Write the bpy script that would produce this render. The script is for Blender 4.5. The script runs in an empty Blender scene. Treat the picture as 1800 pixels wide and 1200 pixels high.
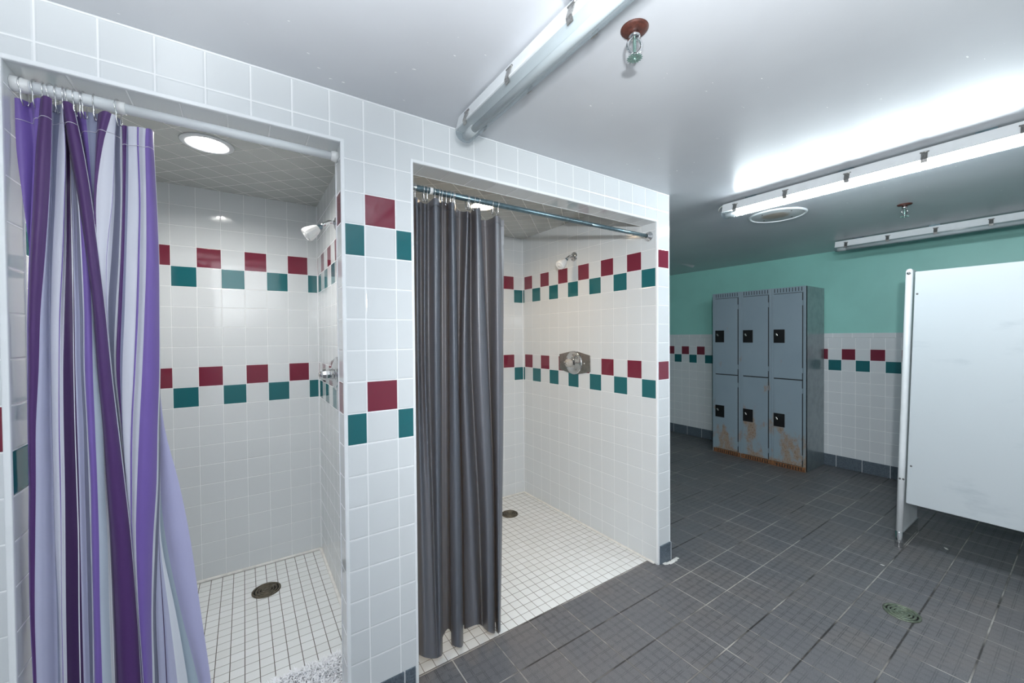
import bpy, bmesh, math, random
from mathutils import Vector, Matrix
random.seed(7)
C = bpy.context.scene.collection
scene = bpy.context.scene
PI = math.pi

FLASH, BOUNCE, LENS, DL1, DL2 = 145.0, 205.0, 165.0, 270.0, 170.0

# ------------------------------------------------------------------ camera, exposure, lights
def make_camera():
    yaw, pitch, roll = 0.592743, -0.01353, -0.008364
    f = Vector((math.sin(yaw)*math.cos(pitch), math.cos(yaw)*math.cos(pitch), math.sin(pitch)))
    r = Vector((math.cos(yaw), -math.sin(yaw), 0.0)); u = r.cross(f)
    r2 = r*math.cos(roll) + u*math.sin(roll); u2 = -r*math.sin(roll) + u*math.cos(roll)
    cd = bpy.data.cameras.new('camera'); cd.lens = 13.998; cd.sensor_width = 36.0; cd.clip_start = 0.02
    co = bpy.data.objects.new('camera', cd); C.objects.link(co)
    m = Matrix((r2, u2, -f)).transposed().to_4x4()
    m.translation = Vector((-2.1185, -1.4542, 1.3549)); co.matrix_world = m
    scene.camera = co
make_camera()
scene.view_settings.view_transform = 'Standard'
scene.view_settings.look = 'None'
scene.view_settings.exposure = 0.0
scene.view_settings.gamma = 1.0
scene.view_settings.use_curve_mapping = False
scene.cycles.use_denoising = True
scene.cycles.max_bounces = 10
scene.cycles.diffuse_bounces = 6
scene.cycles.glossy_bounces = 5
scene.cycles.transparent_max_bounces = 12
scene.cycles.sample_clamp_indirect = 6.0
w = bpy.data.worlds.new('world'); scene.world = w; w.use_nodes = True
w.node_tree.nodes['Background'].inputs[0].default_value = (0.75, 0.85, 1.0, 1)
w.node_tree.nodes['Background'].inputs[1].default_value = 0.05

def area_light(name, loc, target, size, power, col, shape='DISK', sy=None):
    ld = bpy.data.lights.new(name, 'AREA'); ld.shape = shape; ld.size = size; ld.energy = power; ld.color = col
    if sy: ld.size_y = sy
    o = bpy.data.objects.new(name, ld); C.objects.link(o); o.location = loc
    o.rotation_euler = (Vector(target)-Vector(loc)).to_track_quat('-Z', 'Y').to_euler()
    return o
# the photographer's flash on the camera: part of it straight ahead, most of it bounced off the ceiling
def spot_light(name, loc, target, power, col, cone, blend, radius):
    ld = bpy.data.lights.new(name, 'SPOT'); ld.energy = power; ld.color = col
    ld.spot_size = math.radians(cone); ld.spot_blend = blend; ld.shadow_soft_size = radius
    o = bpy.data.objects.new(name, ld); C.objects.link(o); o.location = loc
    o.rotation_euler = (Vector(target)-Vector(loc)).to_track_quat('-Z', 'Y').to_euler()
spot_light('flash_light', (-2.06, -1.55, 1.62), (1.5, -0.05, 0.95), FLASH, (0.95, 0.98, 1.0), 128, 1.0, 0.03)
spot_light('bounce_flash', (-2.4, -1.66, 1.25), (-2.42, -1.62, 2.188), BOUNCE, (0.95, 0.98, 1.0), 132, 0.45, 0.08)

# ------------------------------------------------------------------ node helper
def srgb(r, g, b):
    f = lambda c: (c/255/12.92) if c/255 <= 0.04045 else ((c/255+0.055)/1.055)**2.4
    return (f(r), f(g), f(b), 1.0)

class NB:
    def __init__(s, name):
        s.m = bpy.data.materials.new(name); s.m.use_nodes = True
        s.t = s.m.node_tree; s.n = s.t.nodes; s.n.clear()
        s.out = s.n.new('ShaderNodeOutputMaterial')
    def put(s, sock, v):
        if isinstance(v, bpy.types.NodeSocket): s.t.links.new(v, sock)
        elif v is not None: sock.default_value = v
    def ma(s, op, a, b=None, c=None):
        n = s.n.new('ShaderNodeMath'); n.operation = op
        for i, v in enumerate((a, b, c)):
            if v is not None: s.put(n.inputs[i], v)
        return n.outputs[0]
    def vm(s, op, a, b=None):
        n = s.n.new('ShaderNodeVectorMath'); n.operation = op
        s.put(n.inputs[0], a)
        if b is not None: s.put(n.inputs[1], b)
        return n.outputs[0]
    def mix(s, f, a, b):
        n = s.n.new('ShaderNodeMix'); n.data_type = 'RGBA'
        s.put(n.inputs[0], f); s.put(n.inputs[6], a); s.put(n.inputs[7], b)
        return n.outputs[2]
    def step(s, v, lo, hi, a=0.0, b=1.0):
        n = s.n.new('ShaderNodeMapRange'); n.interpolation_type = 'SMOOTHSTEP'
        for i, x in enumerate((v, lo, hi, a, b)): s.put(n.inputs[i], x)
        return n.outputs[0]
    def noise(s, vec, scale, detail=3.0, rough=0.55):
        n = s.n.new('ShaderNodeTexNoise'); s.put(n.inputs['Vector'], vec)
        n.inputs['Scale'].default_value = scale; n.inputs['Detail'].default_value = detail
        n.inputs['Roughness'].default_value = rough
        return n.outputs[0]
    def geo(s):
        g = s.n.new('ShaderNodeNewGeometry'); return g
    def sep(s, v):
        n = s.n.new('ShaderNodeSeparateXYZ'); s.put(n.inputs[0], v); return n.outputs
    def comb(s, x, y, z):
        n = s.n.new('ShaderNodeCombineXYZ')
        for i, v in enumerate((x, y, z)): s.put(n.inputs[i], v)
        return n.outputs[0]
    def bump(s, h, strength=0.3, dist=0.002, normal=None):
        n = s.n.new('ShaderNodeBump'); n.inputs['Strength'].default_value = strength
        n.inputs['Distance'].default_value = dist; s.put(n.inputs['Height'], h)
        if normal is not None: s.put(n.inputs['Normal'], normal)
        return n.outputs[0]
    def bsdf(s, col, rough=0.5, metal=0.0, normal=None, spec=0.5, emit=None, estr=0.0, trans=0.0):
        b = s.n.new('ShaderNodeBsdfPrincipled')
        s.put(b.inputs['Base Color'], col); s.put(b.inputs['Roughness'], rough); s.put(b.inputs['Metallic'], metal)
        s.put(b.inputs['Specular IOR Level'], spec)
        if normal is not None: s.put(b.inputs['Normal'], normal)
        if emit is not None:
            s.put(b.inputs['Emission Color'], emit); b.inputs['Emission Strength'].default_value = estr
        if trans: b.inputs['Transmission Weight'].default_value = trans
        s.b = b
        return b.outputs[0]
    def done(s, sh):
        s.t.links.new(sh, s.out.inputs[0]); return s.m

def simple(name, col, rough=0.5, metal=0.0, spec=0.5, var=0.06, scale=12.0, bump=0.0):
    nb = NB(name); pos = nb.geo().outputs['Position']
    nz = nb.noise(pos, scale, 4.0)
    c2 = tuple(max(0, c*(1-var*2.2)) for c in col[:3]) + (1,)
    cc = nb.mix(nb.step(nz, 0.35, 0.75), col, c2)
    nrm = nb.bump(nb.noise(pos, scale*6, 2.0), bump, 0.001) if bump else None
    return nb.done(nb.bsdf(cc, rough, metal, nrm, spec))

def emitter(name, col, strength):
    nb = NB(name); pos = nb.geo().outputs['Position']
    e = nb.n.new('ShaderNodeEmission'); e.inputs[0].default_value = col
    e.inputs[1].default_value = strength
    return nb.done(e.outputs[0])

T = 0.11
WHITE_TILE = srgb(218, 222, 224); GROUT = srgb(243, 245, 246)
BURG = srgb(120, 44, 62); TEAL = srgb(32, 102, 108)

def tile_mat(name, x0=0.0, y0=0.0, z0=1.199, par=None, facade=False, size=T, sizev=None, halfg=0.0016,
             white=WHITE_TILE, grout=GROUT, rough=0.07, diag=False, dirt=0.0, upper=True):
    """glazed wall tiles; par = (parity on x-facing faces, parity on y-facing faces) of the two coloured bands"""
    nb = NB(name); g = nb.geo(); px, py, pz = nb.sep(g.outputs['Position'])
    nx, ny, nz = nb.sep(g.outputs['True Normal'])
    isx = nb.ma('GREATER_THAN', nb.ma('ABSOLUTE', nx), 0.6)
    isz = nb.ma('GREATER_THAN', nb.ma('ABSOLUTE', nz), 0.6)
    ux = nb.ma('SUBTRACT', px, x0); uy = nb.ma('SUBTRACT', py, y0)
    if diag:
        k = 0.70710678
        u = nb.ma('MULTIPLY', nb.ma('ADD', ux, uy), k); v = nb.ma('MULTIPLY', nb.ma('SUBTRACT', ux, uy), k)
    else:
        u = nb.ma('ADD', nb.ma('MULTIPLY', ux, nb.ma('SUBTRACT', 1.0, isx)), nb.ma('MULTIPLY', uy, isx))
        vz = nb.ma('SUBTRACT', pz, z0)
        v = nb.ma('ADD', nb.ma('MULTIPLY', vz, nb.ma('SUBTRACT', 1.0, isz)), nb.ma('MULTIPLY', uy, isz))
    u = nb.ma('DIVIDE', u, size); v = nb.ma('DIVIDE', v, sizev or size)
    iu = nb.ma('FLOOR', u); iv = nb.ma('FLOOR', v)
    fu = nb.ma('SUBTRACT', u, iu); fv = nb.ma('SUBTRACT', v, iv)
    du = nb.ma('MULTIPLY', nb.ma('MINIMUM', fu, nb.ma('SUBTRACT', 1.0, fu)), size)
    dv = nb.ma('MULTIPLY', nb.ma('MINIMUM', fv, nb.ma('SUBTRACT', 1.0, fv)), sizev or size)
    d = nb.ma('MINIMUM', du, dv)
    mask = nb.step(d, halfg*0.75, halfg*1.25)            # 1 on tile, 0 on grout
    cell = nb.comb(iu, iv, isx)
    wn = nb.n.new('ShaderNodeTexWhiteNoise'); wn.noise_dimensions = '3D'; nb.put(wn.inputs['Vector'], cell)
    col = nb.mix(nb.ma('MULTIPLY', wn.outputs['Value'], 0.35), white, tuple(c*0.93 for c in white[:3])+(1,))
    if par is not None:
        off = nb.ma('ADD', nb.ma('MULTIPLY', isx, float(par[0])), nb.ma('MULTIPLY', nb.ma('SUBTRACT', 1.0, isx), float(par[1])))
        if facade:
            off = nb.ma('ADD', off, nb.ma('MULTIPLY', nb.ma('GREATER_THAN', iu, -8.5), nb.ma('SUBTRACT', 1.0, isx)))
        pr = nb.ma('FLOORED_MODULO', nb.ma('ADD', iu, off), 2.0)      # 0 burgundy column, 1 teal column
        odd = nb.ma('GREATER_THAN', pr, 0.5); even = nb.ma('SUBTRACT', 1.0, odd)
        row = lambda k: nb.ma('COMPARE', iv, float(k), 0.3)
        vert = nb.ma('SUBTRACT', 1.0, isz)
        mb = nb.ma('MULTIPLY', nb.ma('MULTIPLY', nb.ma('ADD', row(-1), row(5) if upper else row(-1)), even), vert)
        mt = nb.ma('MULTIPLY', nb.ma('MULTIPLY', nb.ma('MINIMUM', nb.ma('ADD', row(-2), row(4) if upper else row(-2)), 1.0), odd), vert)
        col = nb.mix(mb, col, BURG); col = nb.mix(mt, col, TEAL)
    gcol = grout
    if dirt:
        dn = nb.step(nb.noise(g.outputs['Position'], 6.0, 4.0), 0.45, 0.75)
        gcol = nb.mix(nb.ma('MULTIPLY', dn, dirt), grout, srgb(168, 150, 128))
    col = nb.mix(mask, gcol, col)
    tilt = nb.vm('SCALE', nb.vm('SUBTRACT', wn.outputs['Color'], (0.5, 0.5, 0.5)))
    tilt.node.inputs['Scale'].default_value = 0.010
    nn = nb.vm('NORMALIZE', nb.vm('ADD', g.outputs['Normal'], tilt))
    h = nb.ma('ADD', nb.step(d, halfg*0.6, halfg*3.0), nb.ma('MULTIPLY', nb.noise(g.outputs['Position'], 9.0, 1.0), 0.22))
    nrm = nb.bump(h, 0.45, 0.0016, nn)
    rg = nb.ma('ADD', nb.ma('MULTIPLY', nb.ma('SUBTRACT', 1.0, mask), 0.55), rough)
    return nb.done(nb.bsdf(col, rg, 0.0, nrm, 0.5))

def grid_floor(name, sx, sy, x0, y0, half, tile_fn, grout_fn, rough, bumpy):
    nb = NB(name); g = nb.geo(); px, py, pz = nb.sep(g.outputs['Position'])
    u = nb.ma('DIVIDE', nb.ma('SUBTRACT', px, x0), sx); v = nb.ma('DIVIDE', nb.ma('SUBTRACT', py, y0), sy)
    iu = nb.ma('FLOOR', u); iv = nb.ma('FLOOR', v); fu = nb.ma('SUBTRACT', u, iu); fv = nb.ma('SUBTRACT', v, iv)
    du = nb.ma('MULTIPLY', nb.ma('MINIMUM', fu, nb.ma('SUBTRACT', 1.0, fu)), sx)
    dv = nb.ma('MULTIPLY', nb.ma('MINIMUM', fv, nb.ma('SUBTRACT', 1.0, fv)), sy)
    d = nb.ma('MINIMUM', du, dv)
    mask = nb.step(d, half*0.75, half*1.3)
    wn = nb.n.new('ShaderNodeTexWhiteNoise'); wn.noise_dimensions = '2D'; nb.put(wn.inputs['Vector'], nb.comb(iu, iv, 0.0))
    tc, th = tile_fn(nb, g.outputs['Position'], wn.outputs['Value'], fu, fv)
    gc = grout_fn(nb, g.outputs['Position'], du, dv)
    col = nb.mix(mask, gc, tc)
    h = nb.step(d, half*0.6, half*2.2)
    if th is not None: h = nb.ma('ADD', h, th)
    return nb.done(nb.bsdf(col, rough, 0.0, nb.bump(h, bumpy, 0.0016), 0.4))

def slate_tile(nb, pos, rnd, fu, fv):
    fine = nb.noise(pos, 420.0, 2.0, 0.7); mid = nb.noise(pos, 2.2, 4.0); sm = nb.noise(pos, 30.0, 3.0)
    base = nb.mix(nb.step(fine, 0.3, 0.7), srgb(80, 80, 83), srgb(130, 130, 132))
    base = nb.mix(nb.ma('MULTIPLY', nb.step(mid, 0.4, 0.7), 0.4), base, srgb(130, 122, 116))
    base = nb.mix(nb.ma('MULTIPLY', rnd, 0.35), base, srgb(98, 101, 107))
    # embossed check of worn double lines
    out = None
    for f in (fu, fv):
        a = nb.ma('MULTIPLY', f, 5.0); fr = nb.ma('FRACT', a)
        dd = nb.ma('ABSOLUTE', nb.ma('SUBTRACT', fr, 0.5))
        l1 = nb.ma('SUBTRACT', 1.0, nb.step(nb.ma('ABSOLUTE', nb.ma('SUBTRACT', dd, 0.42)), 0.0, 0.06))
        out = l1 if out is None else nb.ma('MAXIMUM', out, l1)
    wear = nb.step(sm, 0.30, 0.55); wear2 = nb.step(nb.noise(pos, 1.3, 2.0), 0.3, 0.6)
    ln = nb.ma('MULTIPLY', nb.ma('MULTIPLY', out, wear), nb.ma('ADD', 0.35, nb.ma('MULTIPLY', wear2, 0.65)))
    base = nb.mix(nb.ma('MULTIPLY', ln, 0.8), base, srgb(54, 55, 58))
    h = nb.ma('SUBTRACT', nb.ma('MULTIPLY', fine, 0.25), nb.ma('MULTIPLY', ln, 0.4))
    return base, h
def slate_grout(nb, pos, du, dv):
    n = nb.noise(pos, 1.7, 3.0); n2 = nb.noise(pos, 14.0, 2.0)
    c = nb.mix(nb.ma('MAXIMUM', nb.step(n, 0.44, 0.58), nb.ma('MULTIPLY', nb.ma('GREATER_THAN', dv, du), nb.ma('ADD', 0.35, nb.ma('MULTIPLY', nb.step(n2, 0.4, 0.6), 0.4)))), srgb(52, 50, 48), srgb(176, 172, 166))
    return nb.mix(nb.ma('MULTIPLY', nb.step(n2, 0.5, 0.7), 0.5), c, srgb(110, 105, 100))
def mosaic_tile(nb, pos, rnd, fu, fv):
    return nb.mix(rnd, srgb(229, 231, 230), srgb(236, 238, 238)), None
def mosaic_grout_x(nb, pos, du, dv):
    return nb.mix(nb.ma('GREATER_THAN', du, dv), srgb(88, 80, 72), srgb(150, 146, 142))
def mosaic_grout(nb, pos, du, dv):
    return nb.mix(nb.step(nb.noise(pos, 3.0, 2.0), 0.4, 0.6), srgb(112, 104, 98), srgb(140, 132, 126))

def slate_base(name, off, axis):
    nb = NB(name); g = nb.geo(); p = nb.sep(g.outputs['Position'])
    u = nb.ma('DIVIDE', nb.ma('SUBTRACT', p[axis], off), 0.2045); f = nb.ma('FRACT', u)
    d = nb.ma('MULTIPLY', nb.ma('MINIMUM', f, nb.ma('SUBTRACT', 1.0, f)), 0.2045)
    mask = nb.step(d, 0.0018, 0.003)
    c = nb.mix(nb.step(nb.noise(g.outputs['Position'], 160.0, 3.0), 0.3, 0.7), srgb(72, 82, 92), srgb(104, 116, 126))
    return nb.done(nb.bsdf(nb.mix(mask, srgb(205, 208, 210), c), 0.4, 0.0, nb.bump(mask, 0.3, 0.001)))

# ------------------------------------------------------------------ materials
M = {}
M['facade'] = tile_mat('tile_front', par=(0, 0), facade=True, halfg=0.0019)
M['soffit_a'] = tile_mat('tile_soffit_left', x0=-2.48, y0=-0.012)
M['soffit_b'] = tile_mat('tile_soffit_right', x0=-1.535, y0=-0.001)
M['jamb_l'] = tile_mat('tile_jamb_left', y0=-0.012, par=(1, 0), upper=False)
M['jamb_r'] = tile_mat('tile_jamb_right', y0=-0.012, par=(0, 0))
M['s1'] = tile_mat('tile_shower_left', x0=-2.329, y0=0.0, par=(0, 0), halfg=0.0012)
M['s2'] = tile_mat('tile_shower_right', x0=-0.21, y0=0.0, par=(1, 1), halfg=0.0012)
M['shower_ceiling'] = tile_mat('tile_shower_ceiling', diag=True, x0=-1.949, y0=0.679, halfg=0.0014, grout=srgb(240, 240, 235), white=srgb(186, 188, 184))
M['far_tile'] = tile_mat('tile_far_wall', white=srgb(222, 226, 229), grout=srgb(252, 253, 254), y0=0.0121, par=(1, 0), halfg=0.0016)
M['cap_tile'] = tile_mat('tile_cap', white=srgb(222, 226, 229), grout=srgb(252, 253, 254), y0=0.085, z0=1.309, size=0.1575, sizev=0.2, halfg=0.0018)
M['floor'] = grid_floor('floor_slate', 0.1995, 0.2057, -0.2165, -0.145, 0.0026, slate_tile, slate_grout, 0.42, 0.35)
M['mosaic_l'] = grid_floor('mosaic_left', 0.0513, 0.0505, -2.134, 0.067, 0.0014, mosaic_tile, mosaic_grout_x, 0.22, 0.3)
M['mosaic_r'] = grid_floor('mosaic_right', 0.0511, 0.0505, -0.715, 0.067, 0.0012, mosaic_tile, mosaic_grout, 0.22, 0.3)
M['base_far'] = slate_base('slate_base_far', -0.152, 1)
M['base_front'] = slate_base('slate_base_front', -1.637, 0)
M['trim'] = simple('white_glazed_trim', srgb(240, 243, 245), 0.15, var=0.02)
M['caulk'] = simple('white_caulk', srgb(240, 238, 233), 0.6, var=0.08, scale=30, bump=0.4)
def ceiling_mat():
    nb = NB('ceiling_paint'); pos = nb.geo().outputs['Position']
    n = nb.noise(pos, 1.1, 4.0); n2 = nb.noise(pos, 55.0, 3.0)
    c = nb.mix(nb.step(n, 0.35, 0.7), srgb(206, 209, 213), srgb(196, 199, 204))
    # small flaked chips of paint
    chips = nb.step(nb.noise(nb.vm('MULTIPLY', pos, (1.0, 2.2, 1.0)), 26.0, 2.0), 0.74, 0.76)
    c = nb.mix(chips, c, srgb(245, 246, 246))
    return nb.done(nb.bsdf(c, 0.33, 0.0, nb.bump(n2, 0.08, 0.001), 0.4))
M['ceiling'] = ceiling_mat()
M['aqua'] = simple('aqua_wall_paint', srgb(158, 220, 210), 0.4, var=0.03, scale=3, bump=0.05)
M['plain_wall'] = simple('white_wall_paint', srgb(232, 234, 236), 0.6, var=0.03)
M['chrome'] = simple('chrome', (0.72, 0.73, 0.74, 1), 0.09, 1.0, var=0.04)
M['steel'] = simple('brushed_steel', (0.50, 0.48, 0.45, 1), 0.24, 1.0, var=0.1, scale=40)
M['galv'] = simple('galvanised_rod', srgb(112, 134, 142), 0.3, 0.75, var=0.15, scale=60)
M['white_metal'] = simple('white_enamel', srgb(232, 236, 238), 0.3, var=0.02)
M['white_plastic'] = simple('white_plastic', srgb(238, 239, 238), 0.22, var=0.02)
M['hook'] = simple('hook_steel', (0.75, 0.75, 0.76, 1), 0.18, 1.0, var=0.05)
M['hook_dark'] = simple('hook_dark_wire', (0.25, 0.24, 0.22, 1), 0.3, 1.0, var=0.05)
M['bronze'] = simple('drain_bronze', srgb(110, 102, 86), 0.42, 0.6, var=0.25, scale=70, bump=0.3)
M['verdigris'] = simple('drain_verdigris', srgb(128, 140, 122), 0.45, 0.5, var=0.25, scale=70, bump=0.3)
M['pit'] = simple('drain_dark', (0.01, 0.01, 0.01, 1), 0.8, var=0.1)
M['rust_plate'] = simple('rusty_plate', srgb(88, 46, 36), 0.6, 0.1, var=0.25, scale=90, bump=0.3)
M['brass_green'] = simple('sprinkler_verdigris', srgb(142, 172, 164), 0.3, 0.75, var=0.2, scale=120)
M['clip'] = simple('clip_steel', (0.55, 0.54, 0.52, 1), 0.3, 1.0, var=0.2, scale=200)
M['black'] = simple('black_plastic', (0.012, 0.012, 0.013, 1), 0.35, var=0.1)
M['screw'] = simple('screw_grey', (0.2, 0.2, 0.2, 1), 0.4, 0.8, var=0.1)
M['panel'] = None
def panel_mat():
    nb = NB('partition_panel'); pos = nb.geo().outputs['Position']
    sc = nb.noise(nb.vm('MULTIPLY', pos, (1.0, 1.0, 2.6)), 2.3, 5.0, 0.6)
    c = nb.mix(nb.ma('MULTIPLY', nb.step(sc, 0.56, 0.76), 0.5), srgb(202, 209, 213), srgb(168, 178, 185))
    return nb.done(nb.bsdf(c, 0.34, 0.0, None, 0.45))
M['panel'] = panel_mat()
def locker_mat():
    nb = NB('locker_steel'); pos = nb.geo().outputs['Position']; px, py, pz = nb.sep(pos)
    base = nb.mix(nb.noise(pos, 4.0, 3.0), srgb(150, 166, 176), srgb(138, 155, 166))
    blotch = nb.noise(nb.vm('MULTIPLY', pos, (1.0, 1.0, 0.5)), 7.0, 5.0, 0.6)
    speck = nb.noise(pos, 95.0, 5.0, 0.75)
    fall = nb.step(pz, 0.02, 0.90, 0.26, -0.16)
    low = nb.step(pz, 0.03, 0.10, 0.22, 0.0)
    amt = nb.ma('ADD', nb.ma('ADD', nb.ma('MULTIPLY_ADD', blotch, 1.9, -0.60), fall), low)
    film = nb.step(amt, 0.44, 0.70)
    m1 = nb.ma('MULTIPLY', film, nb.step(speck, 0.24, 0.50))
    m2 = nb.ma('MULTIPLY', nb.step(amt, 0.44, 0.80), nb.step(speck, 0.53, 0.60))
    c = nb.mix(nb.ma('MULTIPLY', m1, 0.8), base, srgb(160, 134, 106)); c = nb.mix(nb.ma('MULTIPLY', m2, 0.9), c, srgb(118, 80, 54))
    return nb.done(nb.bsdf(c, nb.ma('ADD', 0.36, nb.ma('MULTIPLY', m1, 0.35)), 0.0, nb.bump(m1, 0.2, 0.0006), 0.45))
M['locker'] = locker_mat()
M['locker_side'] = simple('locker_side_steel', srgb(142, 154, 158), 0.24, 0.45, var=0.08, scale=14)
M['slot'] = simple('dark_slot', (0.012, 0.014, 0.016, 1), 0.7, var=0.1)
M['rust_rail'] = simple('rusted_rail', srgb(146, 100, 66), 0.7, 0.1, var=0.28, scale=55, bump=0.3)
def lens_mat(name, tint):
    nb = NB(name)
    tr = nb.n.new('ShaderNodeBsdfTransparent'); tr.inputs[0].default_value = (0.93, 0.96, 0.97, 1)
    pos = nb.geo().outputs['Position']; px, py, pz = nb.sep(pos)
    rib = nb.ma('SINE', nb.ma('MULTIPLY', py, 900.0))
    p = nb.bsdf(tint, 0.16, 0.0, nb.bump(rib, 0.05, 0.001), 0.6)
    mx = nb.n.new('ShaderNodeMixShader'); mx.inputs[0].default_value = 0.34
    nb.t.links.new(tr.outputs[0], mx.inputs[1]); nb.t.links.new(p, mx.inputs[2])
    return nb.done(mx.outputs[0])
M['lens'] = lens_mat('clear_ribbed_lens', srgb(176, 186, 192))
M['lens_lit'] = emitter('lit_lens', (0.88, 0.96, 1.0, 1), LENS)
M['tube'] = simple('unlit_tube', srgb(235, 238, 238), 0.2, var=0.02)
M['led_cool'] = emitter('downlight_cool', (1.0, 0.97, 0.92, 1), DL1)
M['led_warm'] = emitter('downlight_warm', (1.0, 0.75, 0.50, 1), DL2)
M['stain_plate'] = None
def stain_mat():
    nb = NB('stained_cover'); pos = nb.geo().outputs['Position']
    q = nb.vm('SUBTRACT', pos, (0.985, -0.165, 2.18)); ln = nb.n.new('ShaderNodeVectorMath'); ln.operation = 'LENGTH'
    nb.put(ln.inputs[0], q)
    m = nb.ma('SUBTRACT', 1.0, nb.step(nb.ma('ADD', ln.outputs['Value'], nb.ma('MULTIPLY', nb.noise(pos, 22.0, 4.0), 0.05)), 0.085, 0.125))
    c = nb.mix(nb.ma('MULTIPLY', m, 0.8), srgb(205, 210, 210), srgb(158, 140, 116))
    return nb.done(nb.bsdf(c, 0.4))
M['stain_plate'] = stain_mat()
M['fluff'] = simple('white_pile', srgb(246, 247, 250), 0.8, var=0.03, scale=40)
M['stitch'] = simple('white_thread', srgb(225, 222, 232), 0.7, var=0.02)

# dyed cloth, one plain dye per stripe
DYE = dict(mid=(124, 100, 176), dark=(84, 52, 110), vdark=(60, 36, 82), lilac=(186, 188, 214), slate=(146, 152, 178),
           grey=(112, 114, 136), light=(214, 216, 228), white=(228, 232, 238), pale=(192, 204, 218), paleg=(190, 208, 220), lilac2=(186, 186, 222))
def cloth(name, col, rough=0.42, spec=0.4, transl=0.12):
    nb = NB(name); g = nb.geo(); pos = g.outputs['Position']
    wv = nb.noise(nb.vm('MULTIPLY', pos, (1.0, 1.0, 0.25)), 500.0, 2.0)
    cr_ = nb.noise(nb.vm('MULTIPLY', pos, (1.0, 1.0, 0.6)), 16.0, 3.0, 0.5)
    p = nb.bsdf(col, rough, 0.0, nb.bump(cr_, 0.22, 0.012, nb.bump(wv, 0.12, 0.0005)), spec)
    nb.b.inputs['Sheen Weight'].default_value = 0.15
    tl = nb.n.new('ShaderNodeBsdfTranslucent'); tl.inputs[0].default_value = col
    mx = nb.n.new('ShaderNodeMixShader'); mx.inputs[0].default_value = transl
    nb.t.links.new(p, mx.inputs[1]); nb.t.links.new(tl.outputs[0], mx.inputs[2])
    return nb.done(mx.outputs[0])
for k, v in DYE.items(): M['dye_'+k] = cloth('cloth_'+k, srgb(*v))
def vinyl():
    nb = NB('grey_waffle_cloth'); g = nb.geo(); px, py, pz = nb.sep(g.outputs['Position'])
    uv = nb.n.new('ShaderNodeUVMap'); uv.uv_map = 'UVMap'; u, v, _ = nb.sep(uv.outputs[0])
    a = nb.ma('SINE', nb.ma('MULTIPLY', u, 2*PI/0.0065)); b = nb.ma('SINE', nb.ma('MULTIPLY', v, 2*PI/0.0065))
    waf = nb.ma('MULTIPLY', nb.ma('ADD', a, 1.0), nb.ma('ADD', b, 1.0))
    col = nb.mix(nb.ma('MULTIPLY', waf, 0.25), srgb(92, 98, 108), srgb(116, 122, 132))
    p = nb.bsdf(col, 0.33, 0.0, nb.bump(waf, 0.16, 0.0006), 0.7)
    tl = nb.n.new('ShaderNodeBsdfTranslucent'); tl.inputs[0].default_value = srgb(196, 170, 140)
    mx = nb.n.new('ShaderNodeMixShader'); mx.inputs[0].default_value = 0.16
    nb.t.links.new(p, mx.inputs[1]); nb.t.links.new(tl.outputs[0], mx.inputs[2])
    return nb.done(mx.outputs[0])
M['vinyl'] = vinyl()
# ------------------------------------------------------------------ mesh helpers
def add_box(bm, x0, x1, y0, y1, z0, z1, bevel=0.0, mat=0, seg=2):
    vs = [bm.verts.new((x, y, z)) for x in (x0, x1) for y in (y0, y1) for z in (z0, z1)]
    q = [(0, 1, 3, 2), (4, 6, 7, 5), (0, 4, 5, 1), (2, 3, 7, 6), (0, 2, 6, 4), (1, 5, 7, 3)]
    fs = [bm.faces.new([vs[i] for i in f]) for f in q]
    for f in fs: f.material_index = mat
    if bevel:
        es = list({e for f in fs for e in f.edges})
        r = bmesh.ops.bevel(bm, geom=es, offset=bevel, segments=seg, profile=0.5, affect='EDGES')
        for f in r['faces']: f.material_index = mat
    return vs

def add_tube(bm, pts, r, seg=12, cap=True, mat=0, closed=False):
    pts = [Vector(p) for p in pts]; n = len(pts); rings = []
    rs = r if isinstance(r, (list, tuple)) else [r]*n
    up = None
    for i, p in enumerate(pts):
        a = pts[i-1] if (i > 0 or closed) else p; b = pts[(i+1) % n] if (i < n-1 or closed) else p
        t = (b-a).normalized()
        if up is None:
            up = Vector((0, 0, 1)) if abs(t.z) < 0.9 else Vector((1, 0, 0))
        s = t.cross(up).normalized(); up = s.cross(t).normalized()
        rings.append([bm.verts.new(p + (s*math.cos(k*2*PI/seg) + up*math.sin(k*2*PI/seg))*rs[i]) for k in range(seg)])
    m = n if closed else n-1
    for i in range(m):
        A, B = rings[i], rings[(i+1) % n]
        for k in range(seg):
            f = bm.faces.new((A[k], A[(k+1) % seg], B[(k+1) % seg], B[k])); f.smooth = True; f.material_index = mat
    if cap and not closed:
        for rr in (rings[0][::-1], rings[-1]):
            f = bm.faces.new(rr); f.material_index = mat
    return rings

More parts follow.
